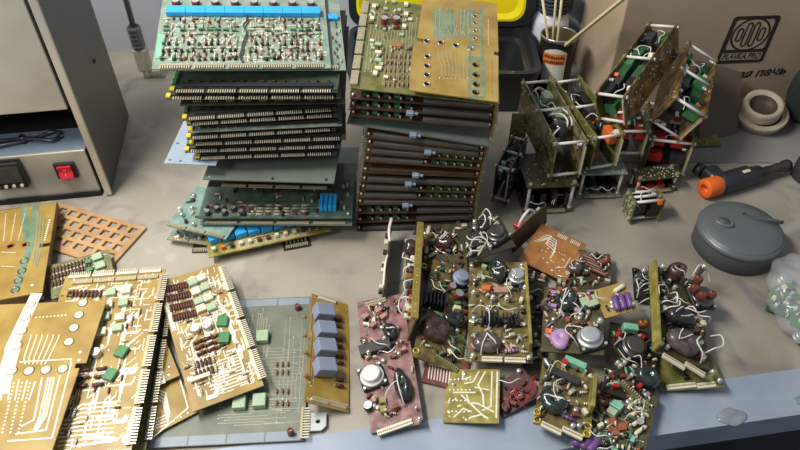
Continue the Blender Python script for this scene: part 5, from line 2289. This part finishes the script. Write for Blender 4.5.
# --- board behind with brown lump
b = small('board with a brown laced coil and a white fuse, behind the pale-blue-device board', (424, 279, .008), (468, 274, .008), (428, 228, .012), 'dark_olive', 204)
av = [coil(b, 446, 246, 'coil_brown', .014, .013, .020, .3, 3, 5)]
b.pp('fuse', c_axial('cream', .016, .0032), 429, 232, 1.4)
b.pp('fuse', c_axial('cream', .014, .0030), 427, 251, 1.5)
b.pp('ceramic_capacitor', c_box('orange', .006, .014, .008, .001), 426, 246)
b.pp('transformer_coil', c_coil('red_brown', .012, .009, .012, 9), 434, 268, .5)
clutter(b, 55, wires=4, avoid=av)
b.finish()

# --- front left board of the heap
b = small('yellow board with a reddish brown coil and a pale blue round device', (412, 357, .024), (459, 374, .014), (428, 258, .030), 'dark_yellow', 205)
av = [coil(b, 434, 332, 'coil_brown', .022, .017, .018, .1, 1, 6), power(b, 459, 281, .0125, 'relay_blue', 'black', .2, None, 'pale blue round device')]
b.pp('heat_sink', c_fins(.032, .026, .014, 6), 433, 302, .1)
b.pp('transformer_coil', c_coil('coil_black', .015, .012, .014, 8), 452, 322, .3)
b.pp('ceramic_capacitor', c_elco('red_brown', .0065, .014), 456, 298)
b.pp('ceramic_capacitor', c_elco('red_brown', .0055, .012), 450, 290)
b.pp('fuse', c_box('cream', .010, .006, .010, .001), 455, 311, .2)
for k in range(6):
    b.pp('lead_wire', c_wire(k + 2, .034, .012, .0012, 'res_green' if k % 2 else 'cream'), 448 + k * 2.5, 335 + k * 5, -.9 + k * .2)
rings(b, (416, 351), (424, 266))
combat(b, 446, 364, .034, 12, -.28, 'olive')
clutter(b, 66, cols=('res_green', 'cream', 'red_brown', 'charcoal'), wires=3, avoid=av)
b.finish()

# --- second front board
b = small('yellow board with black finned heat sinks and a grey laced coil, centre of the heap', (468, 362, .020), (533, 364, .020), (469, 262, .026), 'dark_yellow', 206)
av = [power(b, 517, 280, .0128, 'silver', 'black', .1), coil(b, 497, 274, 'coil_green', .0115, .020, .020, .0, 2, 12), coil(b, 487, 346, 'coil_grey', .0175, .0150, .017, .1, 3, 13)]
b.pp('film_capacitor', c_box('orange', .012, .008, .008, .001), 486, 291)
b.pp('film_capacitor', c_box('res_pink', .020, .010, .008, .001), 501, 293)
for px, py in ((493, 301), (507, 301), (525, 291), (474, 296)):
    b.pp('solder_post', c_standoff(.0040, .009, 'tin'), px, py)
b.pp('heat_sink', c_fins(.026, .017, .014, 5), 490, 322, .05)
b.pp('heat_sink', c_fins(.024, .017, .012, 5), 511, 323, .05)
b.pp('resistor', c_resistor('lilac', .016, .0026), 511, 352, .1)
combat(b, 492, 360, .026, 9, 0)
combat(b, 515, 361, .026, 9, 0)
nut(b, 473, 358, .0042)
nut(b, 529, 360, .0042)
m = MB()
m.rbox((b.w / 2 - .003, .0, .010), (.004, b.d * .80, .022), 'yellow_board', .0006)
m.build('side_rail', b.root)
clutter(b, 85, cols=('cream', 'tin', 'charcoal', 'pale_green', 'res_pink'), wires=6, avoid=av)
b.finish()

# --- tilted board with a steel dome
b = small('dark board with a steel dome device and white wires, tilted at the back', (470, 262, .044), (516, 247, .044), (476, 221, .052), 'dark_board', 207)
av = [power(b, 497, 237, .0150, 'dark_metal', 'black_gloss', .3, None, 'steel dome device')]
b.pp('transformer_coil', c_coil('coil_black', .010, .009, .012, 15), 484, 229, .5)
for k, (px, py) in enumerate(((480, 226), (486, 221), (476, 240), (480, 250), (476, 252))):
    b.pp('lead_wire', c_wire(k + 3, .03, .018, .0013), px, py, 1.2 + k * .5)
clutter(b, 34, cols=('cream', 'tin', 'charcoal'), wires=1, avoid=av)
b.finish()
# --- dark plate seen from behind and red part
b = small('dark brown board on its edge with a red block, beside the dome device', (512, 253, .006), (546, 222, .006), (505, 240, .045), 'brown_board', 208)
m = MB()
m.rbox((-.012, .010, -.008), (.014, .012, .014), 'red', .002)
m.build('film_capacitor', b.root, None, 'red block capacitor')
m = MB()
m.tube([(-.016, .012, -.006), (-.012, .026, -.004), (.002, .032, -.004), (.012, .026, -.006), (.018, .018, -.003)], .0022, 'white_wire', n=8)
m.build('lead_wire', b.root)
for k in range(8):
    m = MB()
    m.rbox((0, 0, 0), (.007, .006, .006), b.rng.choice(['cream', 'charcoal', 'pale_green']), .001)
    m.build('capacitor', b.root, T(b.rng.uniform(-.4, .4) * b.w, b.rng.uniform(-.1, .4) * b.d, -.0035))
b.finish()

# --- orange track board
b = small('bare orange-brown board with white tracks, lying turned at the back of the heap', (518, 260, .018), (565, 283, .018), (541, 224, .026), 'orange_board', 209)
for k in range(5):
    b.line([b.uv(.08 + k * .03, .55 + k * .06), b.uv(.2 + k * .03, .62 + k * .05), b.uv(.3, .8 - k * .05), b.uv(.45 + k * .02, .78 - k * .06), b.uv(.52, .5 - k * .04)], .0013, 'trace_white')
for u in (.42, .70):
    for k in range(6):
        b.line([b.uv(u + k * .035, .88), b.uv(u + k * .035, .96)], .0012, 'trace_white')
b.scatter_pads(.3, .1, .95, .7, 22, .0012, 'trace_white')
b.line([b.uv(.7, .2), b.uv(.85, .3), b.uv(.85, .55)], .0012, 'trace_white')
b.finish()

# --- messy brown board behind
b = small('board with brown ribbed bundle and a brown ring, back right of the orange board', (556, 288, .005), (612, 290, .005), (574, 254, .008), 'brown_board', 210)
for k in range(6):
    b.pp('winding', c_axial('red_brown' if k % 2 else 'brown_board', .026, .0030), 586 + k * 2.6, 258 + k * 3.6, -.55, z=.006)
b.pp('trimmer', c_trimmer(.008, .012), 604, 264)
b.pp('transformer_coil', c_coil('coil_grey', .012, .010, .016, 17), 575, 272, .4)
clutter(b, 60, cols=('cream', 'brown_board', 'pale_green', 'tin'), wires=4)
b.finish()

# --- right centre boards
b = small('board with a purple coil and a big round silver device in the heap', (541, 352, .030), (604, 356, .030), (547, 288, .034), 'dark_olive', 211)
av = [coil(b, 567, 304, 'coil_green', .0125, .018, .018, -.2, 3, 21), power(b, 590, 341, .0165, 'silver', 'black', .4)]
b.pp('transformer_coil', c_coil('lilac', .0125, .015, .010, 23), 560, 341, .2, label='purple coil')
b.pp('film_capacitor', c_box('orange', .009, .008, .007, .001), 549, 334)
b.pp('module_block', c_box('pale_green', .022, .018, .006, .001), 589, 304, .4)
b.pp('solder_post', c_standoff(.0045, .010, 'tin'), 600, 325)
rings(b, (560, 290), (574, 290), key='copper')
clutter(b, 76, cols=('cream', 'lilac', 'tin', 'charcoal', 'copper'), wires=5, avoid=av)
b.finish()
b = small('board with a dark laced coil and two pale pin blocks overhanging the metal strip', (533, 424, .022), (590, 439, .018), (543, 358, .026), 'dark_yellow', 212)
av = [coil(b, 552, 405, 'coil_green', .0165, .0140, .016, -.2, 3, 25)]
b.pp('module_block', c_box('charcoal', .040, .010, .008, .001), 563, 378, -.22)
b.pp('film_capacitor', c_box('mint', .028, .009, .010, .001), 574, 366, -.2)
b.pp('film_capacitor', c_box('red', .008, .007, .010, .001), 564, 365, -.2)
b.pp('resistor', c_resistor('purple', .016, .0026), 568, 419, -.2)
combat(b, 551, 429, .025, 8, -.22)
combat(b, 572, 434, .025, 8, -.22)
rings(b, (537, 420), (537, 412), (587, 434), (588, 426))
m = MB()
m.rbox((b.w / 2 - .004, .006, .012), (.005, .045, .022), 'yellow_board', .001)
m.build('side_rail', b.root)
clutter(b, 55, cols=('cream', 'charcoal', 'red_brown', 'tin'), wires=3, avoid=av)
b.finish()
b = small('small amber board with upright purple resistors, between the silver and steel round devices', (605, 319, .044), (637, 310, .044), (607, 287, .054), 'amber', 213)
for k in range(3):
    b.pp('resistor', c_axial('purple', .022, .0042), 616 + k * 6.5, 305 - k * 1.5, 1.45)
b.pp('axial_capacitor', c_axial('cream', .016, .0032), 619, 290, .35)
clutter(b, 8, wires=1)
b.finish()
b = small('board with a steel dome device, a gold-ringed edge and a dark green coil', (603, 392, .020), (654, 408, .018), (610, 322, .028), 'dark_board', 214)
av = [power(b, 632, 350, .0165, 'dark_metal', 'black_gloss', .5, None, 'steel dome device'), coil(b, 645, 380, 'coil_green', .0155, .013, .018, .1, 1, 27)]
b.pp('film_capacitor', c_box('mint', .020, .010, .012, .0015), 628, 331, .2)
b.pp('transformer_coil', c_coil('copper', .008, .006, .012, 29), 641, 326, .2)
b.pp('pin_strip', c_pins(.050, 16, .003, 'pin', 'olive', True, bh=.004, bd=.009), 636, 397, -.55)
rings(b, (612, 374), (614, 383))
clutter(b, 60, cols=('cream', 'red', 'red_brown', 'charcoal', 'mint'), wires=3, avoid=av)
b.finish()

# --- rightmost pair
b = small('board lying under the rightmost board, only its pin strip showing', (660, 392, .004), (724, 388, .004), (655, 358, .004), 'olive', 215)
combat(b, 681, 387, .036, 13, .05)
combat(b, 706, 386, .022, 8, .05)
nut(b, 719, 383, .004)
clutter(b, 10, .3, .3, .98, .9, wires=1)
b.finish()
b = small('rightmost board of the heap with brown coils, white cords and a pale left rail', (652, 352, .046), (709, 371, .028), (648, 266, .052), 'dark_olive', 216)
av = [coil(b, 672, 276, 'coil_brown', .0150, .012, .022, .6, 2, 31), coil(b, 676, 320, 'coil_black', .0190, .013, .018, -.1, 3, 32), coil(b, 679, 345, 'coil_grey', .0215, .017, .018, -.1, 3, 33),
      power(b, 699, 300, .0160, 'dark_metal', 'black', .3, None, 'steel dome device')]
for px, py in ((686, 297), (693, 304), (703, 303), (690, 288)):
    b.pp('ceramic_capacitor', c_coil('red_brown', .006, .005, .012, 35), px, py, z=.016)
m = MB()
m.rbox((-b.w / 2 + .002, 0, .009), (.004, b.d * .98, .018), 'yellow_board', .001)
m.build('side_rail', b.root)
for px, py in ((656, 274), (697, 274)):
    nut(b, px, py, .0048, .018)
combat(b, 673, 362, .030, 12, -.3)
combat(b, 694, 370, .026, 10, -.3)
nut(b, 710, 374, .004)
for k, (px, py, rz) in enumerate(((663, 300, 1.0), (668, 308, .8), (690, 312, .2), (696, 316, -.2), (699, 282, .4), (706, 345, 1.2), (700, 352, 1.5))):
    b.pp('lead_wire', c_wire(k + 1, .036, .020, .0014), px, py, rz)
clutter(b, 60, cols=('cream', 'red_brown', 'tin', 'charcoal'), wires=3, avoid=av)
b.finish()
b = small('small corner of a dark board with a white cord behind the pale-railed board', (634, 300, .010), (650, 304, .010), (632, 268, .016), 'dark_board', 217)
nut(b, 637, 279, .0045, .022)
for k in range(3):
    b.pp('lead_wire', c_wire(k + 4, .03, .02, .0013), 640, 284 + k * 7, 1.2)
clutter(b, 6, wires=1)
b.finish()

# --- flat ones at the front
b = small('red board with white tracks half hidden under the brown-coil board', (421, 382, .003), (463, 392, .003), (425, 352, .003), 'red_board', 218)
for k in range(8):
    b.line([b.uv(.1 + k * .07, .55), b.uv(.14 + k * .07, .15)], .0014, 'trace_white')
b.line([b.uv(.05, .6), b.uv(.9, .62)], .0016, 'trace_white')
b.row('transistor', c_can('tin', .0022, .005), .75, .1, .95, .5, 3)
b.finish()
b = small('yellow-green bare board with white tracks lying flat at the front of the heap', (443, 423, .003), (499, 424, .003), (452, 370, .003), 'yellow_board', 219)
for pts in ([(.15, .55), (.55, .55)], [(.3, .5), (.75, .1)], [(.2, .1), (.35, .25), (.5, .2)], [(.85, .95), (.85, .3), (.7, .22)], [(.72, .95), (.6, .7), (.7, .5), (.72, .3)], [(.6, .95), (.5, .75), (.35, .72)], [(.9, .2), (.6, .35), (.45, .35), (.4, .5)], [(.95, .95), (.95, .1)], [(.5, .1), (.7, .15), (.8, .08)], [(.3, .95), (.3, .8), (.45, .85)], [(.55, .65), (.8, .6)]):
    b.line([b.uv(*p) for p in pts], .0020, 'trace_white')
for k in range(4):
    b.pads(.08, .2 + k * .2, .45, .2 + k * .2, 6, .0014, 'trace_white')
b.scatter_pads(.05, .05, .5, .45, 14, .0015, 'trace_white')
b.finish()
b = small('dark red board with round trimmers lying turned beside the yellow-green bare board', (504, 418, .003), (543, 394, .003), (489, 389, .003), 'dark_red_board', 220)
for px, py in ((513, 393), (508, 401), (506, 408), (520, 397)):
    b.pp('trimmer', c_trimmer(.0055, .006), px, py)
for k in range(4):
    b.pp('lead_wire', c_wire(k + 2, .034, .008, .0007, 'red'), 527, 384 + k * 4, .3 + k * .2)
clutter(b, 10, cols=('red_brown', 'charcoal', 'res_brown'), wires=1)
b.finish()
b = small('dark board in the shade between the centre boards of the heap', (523, 378, .003), (546, 380, .003), (526, 270, .003), 'dark_board', 221)  # filler put in to darken the gap between the centre boards
clutter(b, 40, cols=('charcoal', 'red_brown', 'cream', 'res_pink'), wires=1)
b.finish()
b = small('green-copper board lying on the metal strip at the front right of the heap', (577, 458, .004), (639, 478, .004), (608, 384, .006), 'dark_olive', 222)
for px, py in ((579, 442), (587, 445), (594, 448)):
    b.pp('film_capacitor', c_axial('purple', .020, .005), px, py, 1.2)
for px, py in ((612, 423), (621, 428), (614, 433)):
    b.pp('copper_tab', c_box('copper', .012, .010, .003, .0006), px, py, .5)
for px, py in ((606, 395), (603, 404)):
    b.pp('trimmer', c_trimmer(.007, .008), px, py)
b.pp('film_capacitor', c_box('mint', .014, .010, .009, .001), 617, 409, -.3)
b.pp('film_capacitor', c_box('pale_green', .012, .009, .009, .001), 612, 415, -.3)
b.pp('transistor', c_elco('charcoal', .005, .006), 640, 424)
rings(b, (607, 443))
for k in range(4):
    b.pp('axial_capacitor', c_axial('cream', .018, .0026), 634 + k * 2, 405 + k * 9, 1.0)
clutter(b, 111, cols=('cream', 'copper', 'mint', 'res_green', 'charcoal', 'tin'), wires=4)
b.tracks(.05, .05, .95, .95, 14, 'trace_dull', .001)
b.finish()

# ------------------------------------------------------------------ clear bag of parts at the right edge
def film():
    m_ = bpy.data.materials.new('bag_film')
    m_.use_nodes = True
    bs = m_.node_tree.nodes['Principled BSDF']
    bs.inputs['Base Color'].default_value = (.85, .88, .88, 1)
    bs.inputs['Roughness'].default_value = .12
    bs.inputs['Alpha'].default_value = .16
    bs.inputs['Specular IOR Level'].default_value = .9
    MATS['bag_film'] = m_


film()
bc = P(798, 316)
m = MB()
rg = random.Random(77)
nu, nv = 72, 36
vs, fs = [], []
for j in range(nv + 1):
    th = math.pi * j / nv
    for k in range(nu):
        a = 2 * math.pi * k / nu
        g = 1 + .05 * math.sin(5 * a + 3 * th) + .035 * math.sin(11 * a - 5 * th) + .02 * math.sin(23 * a + 9 * th)
        vs.append((.058 * g * math.sin(th) * math.cos(a),   .084 * g * math.sin(th) * math.sin(a), max(.030 - .034 * g * math.cos(th), 0.0004)))
for j in range(nv):
    for k in range(nu):
        fs.append((j * nu + k, j * nu + (k + 1) % nu, (j + 1) * nu + (k + 1) % nu, (j + 1) * nu + k))
m.add(vs, fs, 'bag_film', True)
BGX, BGY = bc.x + .010, bc.y - .004
o = m.build('plastic_bag', None, Matrix.Translation((BGX, BGY, .0002)))
tag(o, 'crumpled clear plastic bag of electronic parts at the right edge', 'bag')
items = [('circuit_board', 'green board scrap in the clear bag, farthest from the metal strip', -.016, .040, .4, 'green'),
         ('circuit_board', 'green board scrap in the middle of the clear bag', -.030, .014, -.5, 'dark_green'),
         ('circuit_board', 'mint board scrap with a white part in the clear bag', .004, .006, .9, 'mint'),
         ('circuit_board', 'dark green board scrap nearest the metal strip in the clear bag', -.012, -.048, .2, 'dark_green'),
         ('circuit_board', 'green scrap lying crosswise over the dark green ones in the clear bag', -.026, -.018, 1.2, 'green')]
for i, (nm, lb, x, y, rz, c) in enumerate(items):
    rt = empty(nm, Matrix.Translation((BGX + x, BGY + y, (.004, .006, .016, .006, .022)[i])) @ Matrix.Rotation(rz, 4, 'Z') @ Matrix.Rotation(.25, 4, 'X'), lb, 'circuit board', 'parts in the clear bag')
    m = MB()
    m.box((0, 0, .001), (.040, .028, .0016), c)
    m.build('substrate', rt)
    r = random.Random(i)
    for k in range(9):
        link(('capacitor', 'resistor', 'transistor')[k % 3], (c_box('cream' if k % 2 else c, .007, .006, .006, .0008), c_resistor('cream', .008, .0015), c_can('silver', .003, .006))[k % 3], rt,
             T(r.uniform(-.015, .015), r.uniform(-.010, .010), .0018, r.uniform(0, 3)))
for i, (lb, x, y) in enumerate((('silver round transistor in the clear bag, lower of two', -.030, -.040), ('silver round transistor in the clear bag, upper of two', -.010, .062))):
    rt = empty('power_transistor', Matrix.Translation((BGX + x, BGY + y, .010)) @ Matrix.Rotation(.3, 4, 'X'), lb, 'transistor', 'parts in the clear bag')
    link('can', c_can('silver', .009, .009), rt)
    m = MB()
    for k in (-1, 1):
        m.cyl((k * .005, 0, -.006), (k * .005, 0, 0), .0006, 'tin', n=5)
    m.build('lead', rt)
m = MB()
m.tube([(-.03, .01, .022), (-.01, 0, .028), (.01, -.012, .024), (.03, -.02, .02)], .0012, 'tin', n=6)
o = m.build('bare_wire', None, Matrix.Translation((BGX - .006, BGY - .006, .0)))
tag(o, 'bare silver wire lying across the green scraps in the clear bag', 'wire')
